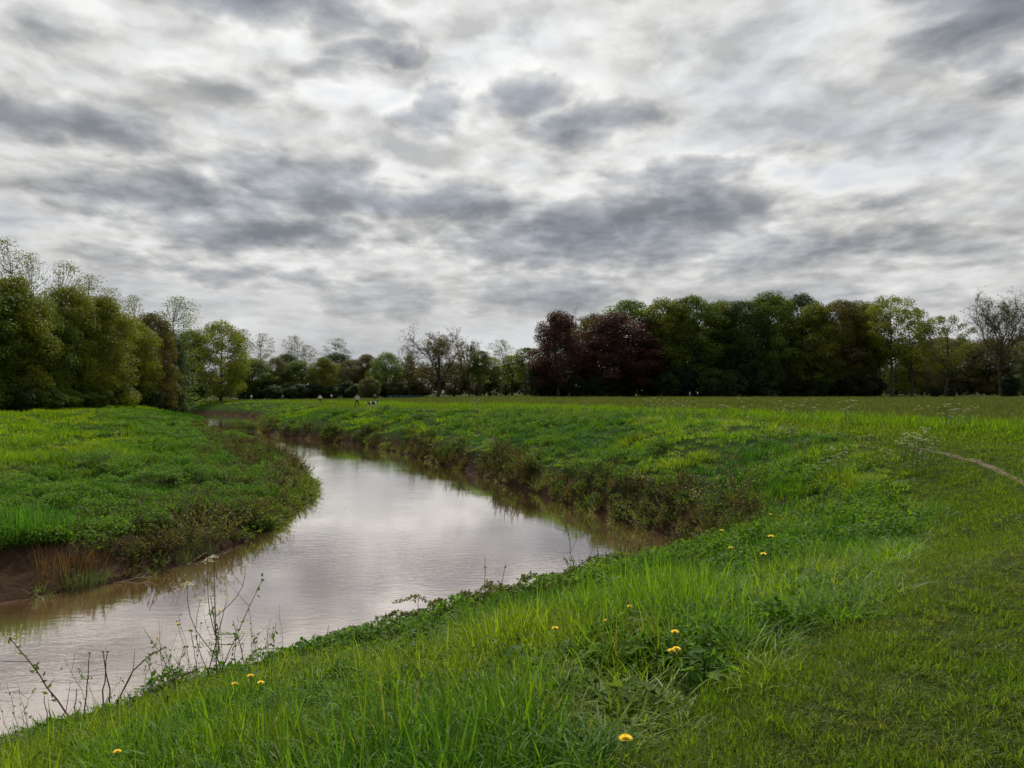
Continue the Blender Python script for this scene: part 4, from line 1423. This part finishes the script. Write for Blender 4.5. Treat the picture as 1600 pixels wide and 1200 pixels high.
def make_bramble(seed, L=1.4, H=0.6, canes=9, leafn=46, leaf=0.035, mat=M_BRAMBLE, droop=1.0):
    g = np.random.default_rng(seed)
    st, lf = MB(), MB()
    for k in range(canes):
        a = k * 2.4 + g.normal() * 0.4
        d = np.array([math.cos(a), math.sin(a) * 0.7, 0])
        ln = L * (0.45 + 0.55 * g.random())
        q = np.linspace(0, 1, 10)[:, None]
        hh = H * (0.6 + 0.7 * g.random())
        b = d * 0.12 * g.random()
        P = b + d * ln * q + np.array([0, 0, 1]) * hh * (2.6 * q - 2.3 * droop * q ** 2) + g.normal(size=(10, 3)) * 0.02
        P[0, 2] = -0.05
        P[:, 2] = np.maximum(P[:, 2], -0.25)
        st.tube(P, np.linspace(0.006, 0.0025, 10), 4, g.random())
        m = leafn
        t = 0.12 + 0.88 * g.random(m)
        idx = t * 9
        i0 = np.minimum(idx.astype(int), 8)
        C0 = P[i0] + (P[i0 + 1] - P[i0]) * (idx - i0)[:, None]
        O = rand_dirs(m, g) * np.array([1, 1, 0.7]) * leaf * 2.2 * g.random((m, 1)) + np.array([0, 0, leaf * 0.5])
        for f in range(3):
            U = unit(rand_dirs(m, g) + np.array([0, 0, 0.1]))
            N = unit(np.array([0, 0, 1.0]) + g.normal(size=(m, 3)) * 0.6)
            W = unit(np.cross(N, U))
            lf.leaves(C0 + O + U * leaf * 0.7, U, W, leaf * (0.6 + 0.6 * g.random(m)), leaf * 0.5, g.random(m))
    return [('canes', st.mesh('bramble_canes', M_DRY, True), []), ('foliage', lf.mesh('bramble_foliage', mat), [])]


def make_willow_bush(seed, H=1.5, W=0.9, stems=26, leafn=30, leaf=0.035, mat=M_WILLOW):
    g = np.random.default_rng(seed)
    st, lf = MB(), MB()
    for k in range(stems):
        a, r = g.random() * 6.28, W * 0.35 * math.sqrt(g.random())
        b = np.array([r * math.cos(a), r * math.sin(a), -0.05])
        hh = H * (0.5 + 0.55 * g.random())
        out = np.array([math.cos(a), math.sin(a), 0]) * W * (0.2 + 0.9 * g.random())
        q = np.linspace(0, 1, 7)[:, None]
        P = b + np.array([0, 0, hh]) * q + out * q ** 1.7 + g.normal(size=(7, 3)) * 0.02
        st.tube(P, np.linspace(0.007, 0.002, 7), 4, g.random())
        m = leafn
        idx = (0.15 + 0.85 * g.random(m)) * 6
        i0 = np.minimum(idx.astype(int), 5)
        C = P[i0] + (P[i0 + 1] - P[i0]) * (idx - i0)[:, None]
        U = unit(rand_dirs(m, g) + np.array([0, 0, 0.5]))
        Wd = unit(np.cross(U, rand_dirs(m, g)))
        lf.leaves(C + U * leaf, U, Wd, leaf * (0.6 + 0.8 * g.random(m)), leaf * 0.36, g.random(m))
    return [('stems', st.mesh('bush_stems', M_DRY, True), []), ('foliage', lf.mesh('bush_foliage', mat), [])]


def stalk(px, py, tx, ty, name, label, group, r=0.006, side=0, leaves=0, curve=0.0, head=False, dry=True, depth=0.0, leaf=0.042):
    """a single stem from where a sight line meets the bank to a tip seen against the water"""
    x, d, z, py = look_bank(px, py)
    tip = np.array([(tx - px) / F_PX * d, depth, (py - ty) / F_PX * d])
    g = np.random.default_rng(int(px * 7 + py))
    s = np.linspace(0, 1, 9)[:, None]
    P = tip * s + np.array([0, 0, 1.0]) * curve * np.sin(s * np.pi) + g.normal(size=(9, 3)) * 0.012 * np.sin(s * np.pi)
    P[0, 2] -= 0.05
    st = MB()
    r = r * 1.8
    st.tube(P, np.linspace(r, r * 0.45, 9), 5, 0.5)
    L = np.linalg.norm(tip)
    for k in range(side):
        i = 2 + (k * 2) % 6
        dr = unit((g.normal(size=3) + np.array([0, 0, 0.8]))[None])[0]
        q = np.linspace(0, 1, 4)[:, None]
        st.tube(P[i] + dr * L * 0.22 * q + np.array([0, 0, 0.03]) * q ** 2, np.linspace(r * 0.5, r * 0.25, 4), 3, 0.5)
    parts = [('stem', st.mesh('stalk_stem', M_DRY if dry else M_STEM, True), [])]
    if leaves:
        lf = MB()
        idx = 3 + g.random(leaves) * 5
        i0 = np.minimum(idx.astype(int), 7)
        C = P[i0] + (P[i0 + 1] - P[i0]) * (idx - i0)[:, None] + g.normal(size=(leaves, 3)) * 0.03
        U = rand_dirs(leaves, g)
        lf.leaves(C, U, unit(np.cross(U, rand_dirs(leaves, g))), leaf, leaf * 0.48, g.random(leaves))
        parts.append(('withered_leaves', lf.mesh('stalk_leaves', M_BRAMBLE if dry else M_FERN), []))
    if head:
        hd = MB()
        hd.tube(np.array([P[-1] - [0, 0, 0.01], P[-1] + [0, 0, 0.004], P[-1] + [0, 0, 0.016]]), [r * 0.8, r * 1.9, r * 1.2], 6, 0.9)
        parts.append(('cut_end', hd.mesh('stalk_end', plain('pale_pith_%d' % int(px), (0.35, 0.31, 0.24), 0.9, 0.1), True), []))
    return instance_parts(parts, name, label, 'plant', group, (x, d, z))


def build_plants():
    # cow parsley standing against the river
    for seed, px, py, tx, top, n, lab in ((1, 340, 1068, 345, 852, 4, 'tall cow parsley with white umbels standing against the river, on the grassy edge'),
                                          (2, 316, 1062, 268, 912, 3, 'shorter cow parsley leaning over the water beside the tall one')):
        x, d, z, py = look_bank(px, py)
        H = (py - top) / F_PX * d
        instance_parts(make_parsley(seed, H, n, 0.085, 5), 'cow_parsley', lab, 'wildflower', None, (x, d, z), 1.0 + seed, (1, 1, 1), 0, math.atan((tx - px) / (py - top)))
    protos = [make_parsley(10 + i, 1.0, 7, 0.048, 4) for i in range(4)]
    big = [make_parsley(14 + i, 1.0, 9, 0.052, 4) for i in range(3)]
    i = 0
    for px, py, h, lab in ((1432, 745, 1.25, 'big white cow parsley cluster where the earth path fades into the verge'), (1412, 742, 1.1, None), (1452, 740, 1.0, None),
                           (1312, 760, 1.05, 'cow parsley pair of white heads in the long grass of the bend'), (1290, 765, 0.95, None), (1352, 730, 0.95, None), (1270, 770, 0.9, None), (1425, 738, 1.15, None), (1440, 735, 1.2, None), (1385, 745, 0.8, None), (1330, 740, 0.9, None), (1300, 750, 1.0, None)):
        x, d, z = look(px, py)
        instance_parts(big[i % 3], 'cow_parsley', lab or 'white cow parsley in the long grass beside the mown verge', 'wildflower', 'cow parsley beside the verge', (x, d, z), i * 1.3, (h * 0.9, h * 0.9, h))
        i += 1
    g = np.random.default_rng(5)
    for px, py in [(1012, 652), (1024, 652), (1036, 650), (1048, 651), (1060, 652), (1072, 652), (1084, 653), (1122, 660), (1132, 661), (1164, 663), (1218, 661), (1232, 662), (1248, 663),
                   (1268, 664), (1322, 666), (1330, 667), (1440, 672), (1478, 674), (1486, 675), (1498, 676), (1515, 678), (740, 642), (745, 642), (915, 646)]:
        x, d, z = look(px, py, dmax=160)
        h = 0.95 + 0.35 * g.random()
        instance_parts(protos[i % 4], 'cow_parsley', 'white cow parsley standing along the edge of the hay meadow', 'wildflower', 'cow parsley along the meadow edge', (x, d, z), i * 1.7, (h * 1.1, h * 1.1, h))
        i += 1
    # dandelions and buttercups
    dn = [make_dandelion(20 + k, 0.30 + 0.04 * k) for k in range(4)]
    spots = [(368, 1082, 'dandelion alone on the grassy edge below the tall cow parsley'), (396, 1078, 'upper dandelion of a close pair below the tall cow parsley'), (402, 1088, 'lower dandelion of a close pair below the tall cow parsley'),
             (190, 1196, 'dandelion among the leafy weeds on the bank, beneath the pale cut stalks'), (978, 953, 'dandelion in the long grass below the bramble bank'), (937, 980, 'pale half open dandelion in the long grass'),
             (878, 1000, 'dandelion in the middle of the long grass slope'), (1050, 1013, 'front dandelion of a trio beside the lacy leaves'), (1058, 1012, 'middle dandelion of a trio beside the lacy leaves'), (1068, 1018, 'lowest dandelion of a trio beside the lacy leaves'),
             (956, 1180, 'dandelion at the border of long grass and mown verge'), (1128, 854, 'large dandelion at the top of the long grass by the bend'), (1136, 868, 'dandelion just under the large one by the bend'),
             (1185, 890, 'dandelion in tall grass to the verge side of the bend'), (1206, 820, 'orange yellow dandelion in shaded bank grass'), (1204, 880, 'small dandelion beside another in tall grass near the bend')]
    for k, (px, py, lab) in enumerate(spots):
        x, d, z = look(px, py, up=0.34)
        s = 1.0 if d < 6 else min(1.5, d / 6)
        instance_parts(dn[k % 4], 'dandelion', lab, 'flower', 'dandelions in the long grass', (x, d, z), k * 0.9, (s, s, s * 1.05))
    for k in range(26):
        px, py = 1230 + 200 * g.random(), 700 + 75 * g.random()
        x, d, z = look(px, py, up=0.3)
        instance_parts(dn[k % 4], 'buttercup', 'little yellow flower in the long grass beside the mown verge', 'flower', 'yellow flowers beside the verge', (x, d, z), k, (0.9, 0.9, 1.15))
    for tx, ty, px, py, lab in ((278, 966, 318, 1066, 'yellow buttercup on a thin stem against the river'), (252, 981, 296, 1070, 'small buttercup on the thinnest stem against the river'),
                                (346, 951, 352, 1066, 'buttercup close behind the tall cow parsley stem')):
        x, d, z, py = look_bank(px, py)
        H = (py - ty) / F_PX * d
        parts = make_dandelion(int(px), H)
        instance_parts(parts[:2], 'buttercup', lab, 'flower', 'buttercups against the river', (x, d, z), 0.3, (1, 1, 1), 0, math.atan((tx - px) / (py - ty)))
    # dry stalks over the water
    S = 'dry stalks on the near bank edge'
    stalk(131, 1102, 142, 1019, 'dry_stalk', 'straight pale topped dry stalk standing alone at the water edge', S, 0.006, head=True)
    stalk(180, 1098, 163, 1017, 'dry_stalk', 'dark dry stalk crossing another, with pale cut end', S, 0.007, head=True)
    stalk(160, 1098, 170, 1017, 'dry_stalk', 'thick dry stalk leaning across its dark neighbour', S, 0.007, head=True)
    stalk(136, 1112, 18, 996, 'dead_bramble', 'long dead bramble cane slanting out over the water', None, 0.007, 3, 26)
    stalk(118, 1104, 122, 1075, 'dry_stalk', 'short dry stub at the foot of the slanting cane', S, 0.006)
    stalk(80, 1112, 72, 1086, 'dry_stalk', 'bent short stub near the slanting cane', S, 0.005)
    stalk(300, 1078, 225, 980, 'weed_stem', 'thin branching weed stem reaching over the water', 'weed stems against the river', 0.004, 5, 10, dry=False)
    stalk(352, 1070, 330, 930, 'weed_stem', 'dark knotty weed stem beside the tall cow parsley', 'weed stems against the river', 0.006, 5, 22)
    stalk(330, 1072, 412, 903, 'weed_stem', 'weed stem with a drooping seed head leaning over the reflections', 'weed stems against the river', 0.005, 3, 14, 0.05, dry=False)
    stalk(392, 1052, 365, 968, 'weed_stem', 'slanting bare stem between cow parsley and seeding grass', 'weed stems against the river', 0.005, 4, 8)
    stalk(165, 1092, 262, 1010, 'bramble_cane', 'arching bare bramble cane bent over by the dry stalks', 'bramble canes on the near bank edge', 0.007, 2, 8, 0.25)
    stalk(205, 1090, 320, 1040, 'bramble_cane', 'low bramble cane creeping along the bank edge', 'bramble canes on the near bank edge', 0.006, 3, 22, 0.12)
    for px, py, tx, ty in ((250, 1082, 232, 1030), (270, 1080, 288, 1012), (283, 1076, 262, 1022), (312, 1070, 300, 985), (365, 1064, 372, 975), (408, 1046, 398, 990), (425, 1040, 432, 972)):
        stalk(px, py, tx, ty, 'weed_stem', 'thin weed stem in the tangle round the cow parsley', 'weed tangle round the cow parsley', 0.004, 4, 14, dry=False)
    for k in range(24):
        px = 20 + 430 * g.random() ** 0.8
        py = 1135 - (px - 20) * 0.22
        hgt = 45 + 75 * g.random() * (0.5 + 0.5 * (px > 180))
        dry = g.random() < 0.55
        stalk(px, py, px + g.normal() * 28, py - hgt, 'bank_weed', 'brown leafy weed stem in the fringe of the near water edge' if dry else 'green leafy weed stem in the fringe of the near water edge',
              'weeds fringing the near water edge', 0.0021, 4 + k % 4, 4 + k % 9, 0.04 * (k % 4), dry=dry, leaf=0.026)
    for px, py, tx, ty in ((508, 1003, 514, 976), (522, 1002, 530, 980), (545, 998, 541, 985), (775, 920, 790, 880), (760, 925, 758, 870), (650, 965, 655, 930)):
        stalk(px, py, tx, ty, 'seed_stalk', 'thin dark seed stalk sticking up from the bank edge against the water', 'seed stalks against the water', 0.005, 0, 3)
    stalk(905, 892, 880, 800, 'weed_stem', 'feathery tall weed stem over the bramble bank by the bend', None, 0.006, 6, 20, 0.0, dry=False)
    stalk(870, 890, 968, 872, 'bramble_cane', 'arching bramble cane over the water at the bend', 'bramble canes at the bend', 0.008, 4, 20, 0.42)
    stalk(900, 888, 1000, 868, 'bramble_cane', 'second arching cane, ending in the bend corner', 'bramble canes at the bend', 0.007, 4, 20, 0.3)
    # bramble banks on the near water edge
    br = [make_bramble(30 + k, 1.2, 0.40, 13, 74, 0.026) for k in range(3)]
    for k, (px, py) in enumerate(((905, 900), (868, 908), (830, 915), (790, 925), (752, 938), (712, 950), (675, 962), (640, 972), (600, 985), (555, 998), (505, 1012), (455, 1030), (405, 1050), (350, 1070), (290, 1085), (235, 1098), (170, 1112), (100, 1125), (40, 1140))):
        x, d, z, py = look_bank(px, py, 1.0)
        s = (1.25 if px > 620 else 0.62) * (0.85 + 0.3 * g.random())
        lab = 'leafy bramble mound overhanging the water on the near bank' if px > 620 else 'low bramble patch along the near water edge'
        instance_parts(br[k % 3], 'bramble', lab, 'bramble', 'bramble mounds on the near bank' if px > 620 else 'low brambles on the near bank', (x, d, z), k * 1.1, (s, s, s * (0.85 if px > 620 else 0.7)))
    # twiggy scrub at the bend corner
    sc = [make_willow_bush(50 + k, 1.3, 0.8, 24, 16, 0.045, M_BRAMBLE) for k in range(3)]
    for k, (px, py) in enumerate(((1010, 838), (1040, 820), (1075, 800), (1110, 808), (1140, 785), (1160, 770), (985, 812))):
        x, d, z = look(px, py)
        s = 0.75 + 0.45 * g.random()
        instance_parts(sc[k % 3], 'scrub_bush', 'brown twiggy scrub bush with few leaves on the outer bank at the bend', 'bush', 'scrub on the outer bank', (x, d, z), k * 1.9, (s * 1.2, s * 1.2, s))
    # willowy scrub on the inner bank point
    wb = [make_willow_bush(60 + k) for k in range(3)]
    for k, (px, py) in enumerate(((330, 790), (365, 800), (400, 800), (432, 790), (455, 765), (440, 740), (405, 755), (372, 760), (345, 750), (418, 718), (385, 722), (300, 800), (462, 745), (355, 835), (395, 825), (430, 712))):
        x, d, z = look(px, py)
        s = (0.45 + 0.5 * g.random()) * min(1.25, max(0.8, d / 32))
        instance_parts(wb[k % 3], 'willow_bush', 'yellow green willowy bush on the point of the inner bank', 'bush', 'willow scrub on the inner bank point', (x, d, z), k * 2.3, (s, s, s * 0.85))
    for k, (px, py) in enumerate(((290, 838), (318, 845), (345, 850), (300, 862))):
        x, d, z = look(px, py)
        instance_parts(sc[k % 3], 'scrub_bush', 'dark dead scrub over the eroded hollow in the inner bank', 'bush', 'scrub over the eroded hollow', (x, d, z), k * 1.4, (1.1, 1.1, 0.9))
    for k, (px, py) in enumerate(((320, 720), (335, 712), (312, 732))):
        x, d, z = look(px, py)
        instance_parts(sc[k % 3], 'dead_tussock', 'upright brown dead stems at the edge of the bright inner bank grass', 'plant', 'dead stems on the inner bank', (x, d, z), k * 1.4, (0.9, 0.9, 1.3))
    # reeds and tussocks at the mud
    rd = blade_clump('reed', 70, 90, 0.55, 1.0, 0.03, 5, 0.35, 0.35, M_REED).data
    for k, (px, py) in enumerate(((12, 850), (48, 846), (80, 842), (30, 830))):
        x, d, z = look(px, py)
        o = link('reed_clump', rd, None, (x, d, z), (0, 0, k * 1.3), (1.1, 1.1, 0.95))
        o.color = (0.055, 0.16, 0.018, 1)
        tag(o, 'vivid green clump of upright reed leaves above the mud', 'reeds', 'reed clumps above the mud')
    dt = blade_clump('tussock', 71, 110, 0.55, 0.9, 0.016, 4, 0.7, 0.5, M_REED).data
    for k, (px, py, s, c, lab) in enumerate(((95, 905, 1.15, (0.085, 0.05, 0.026), 'large brown dead tussock on the mud shelf'), (135, 895, 0.9, (0.075, 0.048, 0.024), 'smaller brown dead tussock behind the large one on the mud'),
                                             (120, 935, 0.7, (0.055, 0.085, 0.028), 'green tussock at the muddy water edge below the dead ones'), (150, 925, 0.55, (0.05, 0.08, 0.03), 'little green tussock beside the one at the muddy water edge'),
                                             (290, 880, 0.6, (0.055, 0.075, 0.028), 'dull green tussock below the eroded hollow'), (320, 868, 0.7, (0.05, 0.07, 0.025), 'drooping green tussock under the dead scrub'))):
        x, d, z = look(px, py)
        o = link('tussock', dt, None, (x, d, z), (0, 0, k * 1.3), (s, s, s))
        o.color = (*c, 1)
        tag(o, lab, 'plant', 'tussocks on the mud')
    # driftwood sticks in the shallows
    for k, (px, py, lab) in enumerate(((205, 925, 'pale forked stick lying in the shallows off the mud'), (305, 886, 'bleached branch lying at the foot of the eroded hollow'), (60, 940, 'thin pale stick on the wet mud edge'))):
        x, d, z = look(px, py)
        z = max(z, ZW + 0.02)
        mb = MB()
        gg = np.random.default_rng(90 + k)
        q = np.linspace(0, 1, 7)[:, None]
        P = np.array([1.0, 0.3, 0.12]) * (q - 0.4) + gg.normal(size=(7, 3)) * 0.025
        mb.tube(P, np.linspace(0.02, 0.008, 7), 5)
        mb.tube(P[3] + np.array([0.3, -0.25, 0.22]) * q[:5], np.linspace(0.012, 0.005, 5), 4)
        mb.tube(P[4] + np.array([0.1, 0.3, 0.2]) * q[:5], np.linspace(0.010, 0.004, 5), 4)
        o = link('driftwood', mb.mesh('driftwood', plain('bleached_wood_%d' % k, (0.22, 0.19, 0.15), 0.85, 0.2), True), None, (x, d, z), (0, 0, k * 1.1))
        tag(o, lab, 'branch')


build_plants()


# ------------------------------------------------------------------ people, dog, fence
def skin_mesh(name, verts, edges, radii, mats, classify, root=0, sub=1):
    me = bpy.data.meshes.new(name + '_bones')
    me.from_pydata([tuple(v) for v in verts], edges, [])
    ob = bpy.data.objects.new(name + '_bones', me)
    COL.objects.link(ob)
    ob.modifiers.new('Skin', 'SKIN')
    ob.modifiers['Skin'].use_smooth_shade = True
    sv = me.skin_vertices[0].data
    for i, r in enumerate(radii):
        sv[i].radius = r if isinstance(r, tuple) else (r, r)
        sv[i].use_root = i == root
    sb = ob.modifiers.new('Sub', 'SUBSURF')
    sb.levels = sb.render_levels = sub
    dg = bpy.context.evaluated_depsgraph_get()
    out = bpy.data.meshes.new_from_object(ob.evaluated_get(dg))
    out.name = name
    bpy.data.objects.remove(ob)
    out.materials.clear()
    for m in mats:
        out.materials.append(m)
    for p in out.polygons:
        p.material_index = classify(p.center)
        p.use_smooth = True
    return out


def cloth(name, col, rough=0.85):
    return plain(name, col, rough, 0.15, 40.0, 0.15)


def person(name_label, px, d, facing, top, legs, bare_legs=False, stride=0.28, arm=0.25, vest=None, hair=(0.03, 0.022, 0.015), height=1.75, tag_group=None, elbow=0.25, idx=[0]):
    idx[0] += 1
    k = idx[0]
    V, E, Rd = [], [], []

    def v(x, y, z, r, frm=None):
        V.append(Vector((x, y, z)))
        Rd.append(r)
        if frm is not None:
            E.append((frm, len(V) - 1))
        return len(V) - 1
    pel = v(0, 0, 0.96, (0.155, 0.11))
    sp = v(0, 0.005, 1.14, (0.145, 0.10), pel)
    ch = v(0, 0.0, 1.34, (0.165, 0.115), sp)
    nk = v(0, 0.0, 1.50, 0.055, ch)
    hd0 = v(0, 0.015, 1.58, 0.078, nk)
    hd1 = v(0, 0.015, 1.67, 0.088, hd0)
    v(0, 0.01, 1.735, 0.055, hd1)
    v(0, 0.108, 1.605, 0.016, hd0)                     # nose and chin line
    hands = []
    for s in (-1, 1):
        sh = v(0.185 * s, 0, 1.42, 0.062, ch)
        el_ = v(0.245 * s + arm * 0.25 * s, -0.10 * s * stride / 0.28, 1.15, 0.045, sh)
        wr = v(0.255 * s + arm * 0.35 * s, -0.10 * s * stride / 0.28 + elbow * 0.8, 0.96 + elbow * 0.35, 0.032, el_)
        dirv = (V[wr] - V[el_]).normalized()
        pm = v(*(V[wr] + dirv * 0.075), (0.034, 0.018), wr)
        hands.append(V[pm].copy())
        for f in range(4):
            b = V[pm] + Vector((0, (f - 1.5) * 0.019, 0))
            f1 = v(*(b + dirv * 0.05), 0.009, pm)
            v(*(V[f1] + dirv * 0.035 + Vector((-0.012 * s, 0, -0.006))), 0.007, f1)
        th = v(*(V[wr] + dirv * 0.045 + Vector((-0.01 * s, 0.035, 0))), 0.010, wr)
        v(*(V[th] + dirv * 0.035 + Vector((0, 0.012, 0))), 0.008, th)
    for s in (-1, 1):
        ph = s * stride
        hp = v(0.09 * s, 0, 0.90, 0.098, pel)
        lift = 0.0 if ph > 0 else min(0.22, abs(ph) * 0.5)
        kn = v(0.095 * s, ph * 0.55 + 0.05, 0.50 + lift * 0.25, 0.062, hp)
        an = v(0.095 * s, ph * 1.05 - 0.02 - lift * 0.4, 0.085 + lift, 0.040, kn)
        hl = v(0.095 * s, ph * 1.05 - 0.05 - lift * 0.4, 0.045 + lift, 0.040, an)
        v(0.105 * s, ph * 1.05 + 0.15 - lift * 0.3, 0.032 + lift * 0.7, 0.034, hl)

    def cls(c):
        if any((c - h).length < 0.13 for h in hands):
            return 0
        if c.z > 1.475 and abs(c.x) < 0.15:
            return 0
        if c.z < 0.09 or (c.z < 0.3 and c.y < -0.3):
            return 3
        if c.z < 0.97 and abs(c.x) < 0.215:
            return 0 if (bare_legs and c.z < 0.60) else 2
        return 1
    sk = cloth('skin_%d' % k, (0.30, 0.17, 0.115), 0.6)
    me = skin_mesh('person_body', V, E, Rd, [sk, cloth('top_%d' % k, top), cloth('legwear_%d' % k, legs), cloth('shoes_%d' % k, (0.04, 0.04, 0.045))], cls)
    x, y, z = bear(px, d)
    s = height / 1.78
    root = link('person', None, None, (x, y, z), (0, 0, facing), (s, s, s))
    tag(root, name_label, 'person', tag_group)
    link('body', me, root)
    hb = MB()
    a = np.linspace(0, 2 * np.pi, 10, endpoint=False)
    for zc, r in ((1.60, 0.098), (1.66, 0.108), (1.72, 0.095), (1.765, 0.05)):
        hb.V.append(np.stack([r * 0.92 * np.cos(a), -0.012 + r * np.sin(a) - 0.02 * (1.66 > zc), np.full(10, zc)], 1))
        hb.A.append(np.full(10, 0.5))
    n = np.arange(10)
    for q in range(3):
        keep = n if q else n[5:10]
        hb.Q.append(np.stack([q * 10 + keep, q * 10 + (keep + 1) % 10, q * 10 + 10 + (keep + 1) % 10, q * 10 + 10 + keep], 1))
    hb.V.append(np.array([[0, -0.012, 1.775]]))
    hb.A.append(np.array([0.5]))
    hb.T.append(np.stack([30 + n, 30 + (n + 1) % 10, np.full(10, 40)], 1))
    link('hair', hb.mesh('hair', cloth('hair_%d' % k, hair), True), root)
    if vest is not None:
        vb = MB()
        s_ = np.linspace(0, 1, 6)
        vb.tube(np.stack([0 * s_, -0.13 - 0.035 * np.sin(s_ * np.pi), 1.12 + 0.30 * s_], 1), 0.04 + 0.075 * np.sin(s_ * np.pi) ** 0.6, 8)
        for sd in (-1, 1):
            t = np.linspace(0, 1, 8)
            vb.tube(np.stack([sd * (0.09 + 0.015 * np.sin(t * np.pi)), -0.125 + 0.26 * t, 1.32 + 0.17 * np.sin(t * np.pi * 0.95)], 1), 0.018, 4)
        link('running_vest' if bare_legs else 'backpack', vb.mesh('vest', cloth('vest_%d' % k, vest), True), root)
    return root


def build_people():
    person('walker in pale top and black trousers with arms swinging, on the outer bank', 558, 95, 2.9, (0.55, 0.46, 0.44), (0.012, 0.012, 0.014), stride=0.30, arm=0.55, vest=(0.02, 0.02, 0.022), elbow=0.2, height=1.8)
    person('runner in light top with dark vest and black shorts, on the outer bank', 500, 128, 3.2, (0.62, 0.66, 0.45), (0.012, 0.012, 0.014), True, 0.34, 0.4, vest=(0.015, 0.016, 0.018), elbow=0.45)
    person('dark clothed far walker standing beyond the dog at the meadow edge', 586, 165, 0.4, (0.22, 0.22, 0.22), (0.03, 0.03, 0.035), stride=0.1)
    person('far walker in white top between the runner and the pale topped walker', 518, 205, 0.2, (0.7, 0.7, 0.66), (0.05, 0.05, 0.05), stride=0.2)
    person('far walker in beige top against the dark wood down the river', 442, 228, 0.2, (0.35, 0.32, 0.25), (0.08, 0.08, 0.08), stride=0.2)
    person('far person in black beside the end of the tree row', 384, 236, 0.3, (0.02, 0.02, 0.024), (0.015, 0.015, 0.018), stride=0.2)
    person('far person in white beside the end of the tree row', 393, 237, 0.3, (0.75, 0.75, 0.72), (0.4, 0.4, 0.38), stride=0.2)
    person('slim far person in white before the big wood', 1078, 199, 1.6, (0.75, 0.75, 0.75), (0.25, 0.25, 0.24), stride=0.25)
    person('far person in white top and black trousers before the big wood', 1090, 199, 1.6, (0.8, 0.8, 0.8), (0.02, 0.02, 0.025), stride=0.2)
    # dog, walking across with its head low
    V, E, Rd = [], [], []

    def v(x, y, z, r, frm=None):
        V.append(Vector((x, y, z)))
        Rd.append(r)
        if frm is not None:
            E.append((frm, len(V) - 1))
        return len(V) - 1
    pel = v(-0.30, 0, 0.50, 0.095)
    b1 = v(-0.10, 0, 0.50, 0.10, pel)
    b2 = v(0.10, 0, 0.48, 0.13, b1)
    ch = v(0.26, 0, 0.48, 0.13, b2)
    nk = v(0.38, 0, 0.60, 0.085, ch)
    hd = v(0.48, 0, 0.68, 0.075, nk)
    mz = v(0.58, 0, 0.64, 0.042, hd)
    v(0.64, 0, 0.63, 0.030, mz)
    for s in (-1, 1):
        er = v(0.45, 0.06 * s, 0.75, 0.025, hd)
        v(0.44, 0.085 * s, 0.71, 0.014, er)
    t1 = v(-0.42, 0, 0.53, 0.04, pel)
    t2 = v(-0.56, 0, 0.50, 0.035, t1)
    v(-0.68, 0, 0.56, 0.025, t2)
    for s in (-1, 1):
        k1 = v(-0.24 - 0.04 * s, 0.07 * s, 0.34, 0.06, pel)
        hk = v(-0.38 - 0.06 * s, 0.075 * s, 0.18, 0.032, k1)
        ft = v(-0.35 - 0.08 * s, 0.075 * s, 0.03, 0.026, hk)
        v(-0.30 - 0.08 * s, 0.075 * s, 0.022, 0.024, ft)
        e1 = v(0.24 + 0.05 * s, 0.08 * s, 0.32, 0.052, ch)
        w1 = v(0.25 + 0.09 * s, 0.08 * s, 0.15, 0.030, e1)
        f1 = v(0.24 + 0.10 * s, 0.08 * s, 0.03, 0.026, w1)
        v(0.29 + 0.10 * s, 0.08 * s, 0.022, 0.025, f1)

    def cls(c):
        if c.z < 0.26 or c.x > 0.56 or (0.22 < c.x < 0.42 and c.z < 0.66) or c.x < -0.56 or -0.22 < c.x < -0.05:
            return 1
        return 0
    me = skin_mesh('dog_body', V, E, Rd, [cloth('black_fur', (0.014, 0.013, 0.013)), cloth('white_fur', (0.62, 0.60, 0.56))], cls)
    x, y, z = bear(582, 92)
    root = link('dog', me, None, (x, y, z), (0, 0, 0.15), (1.25, 1.25, 1.25))
    tag(root, 'black and white dog walking beside the pale topped walker', 'dog')
    # low teal fence by the far wood
    x0, y0, z0 = bear(606, 238)
    x1, y1, z1 = bear(656, 240)
    root = link('fence', None, None, (x0, y0, z0))
    tag(root, 'low teal net fence at the edge of the meadow before the bare oak', 'fence')
    mp, mn = plain('dark_post', (0.03, 0.035, 0.035)), plain('teal_net', (0.010, 0.085, 0.095), 0.7)
    n = 7
    pb = MB()
    pb.tube(np.array([[0, 0, -0.2], [0, 0, 0.4], [0, 0, 0.95]]), 0.035, 6)
    pm = pb.mesh('fence_post', mp, True)
    L = (x1 - x0) / (n - 1)
    q = MB()
    c = np.array([(0.04, -0.012, 0.1), (L - 0.04, -0.012, 0.1), (L - 0.04, -0.012, 0.72), (0.04, -0.012, 0.72), (0.04, 0.012, 0.1), (L - 0.04, 0.012, 0.1), (L - 0.04, 0.012, 0.85), (0.04, 0.012, 0.85)])
    q.add(c, [(0, 1, 2, 3), (5, 4, 7, 6), (3, 2, 6, 7), (1, 0, 4, 5), (1, 5, 6, 2), (0, 3, 7, 4)])
    qm = q.mesh('fence_net', mn)
    for i in range(n):
        yy = (y1 - y0) * i / (n - 1)
        zz = zat(x0 + L * i, y0 + yy) - z0
        link('post', pm, root, (L * i, yy, zz))
        if i < n - 1:
            link('net_panel', qm, root, (L * i, yy, zz))


build_people()
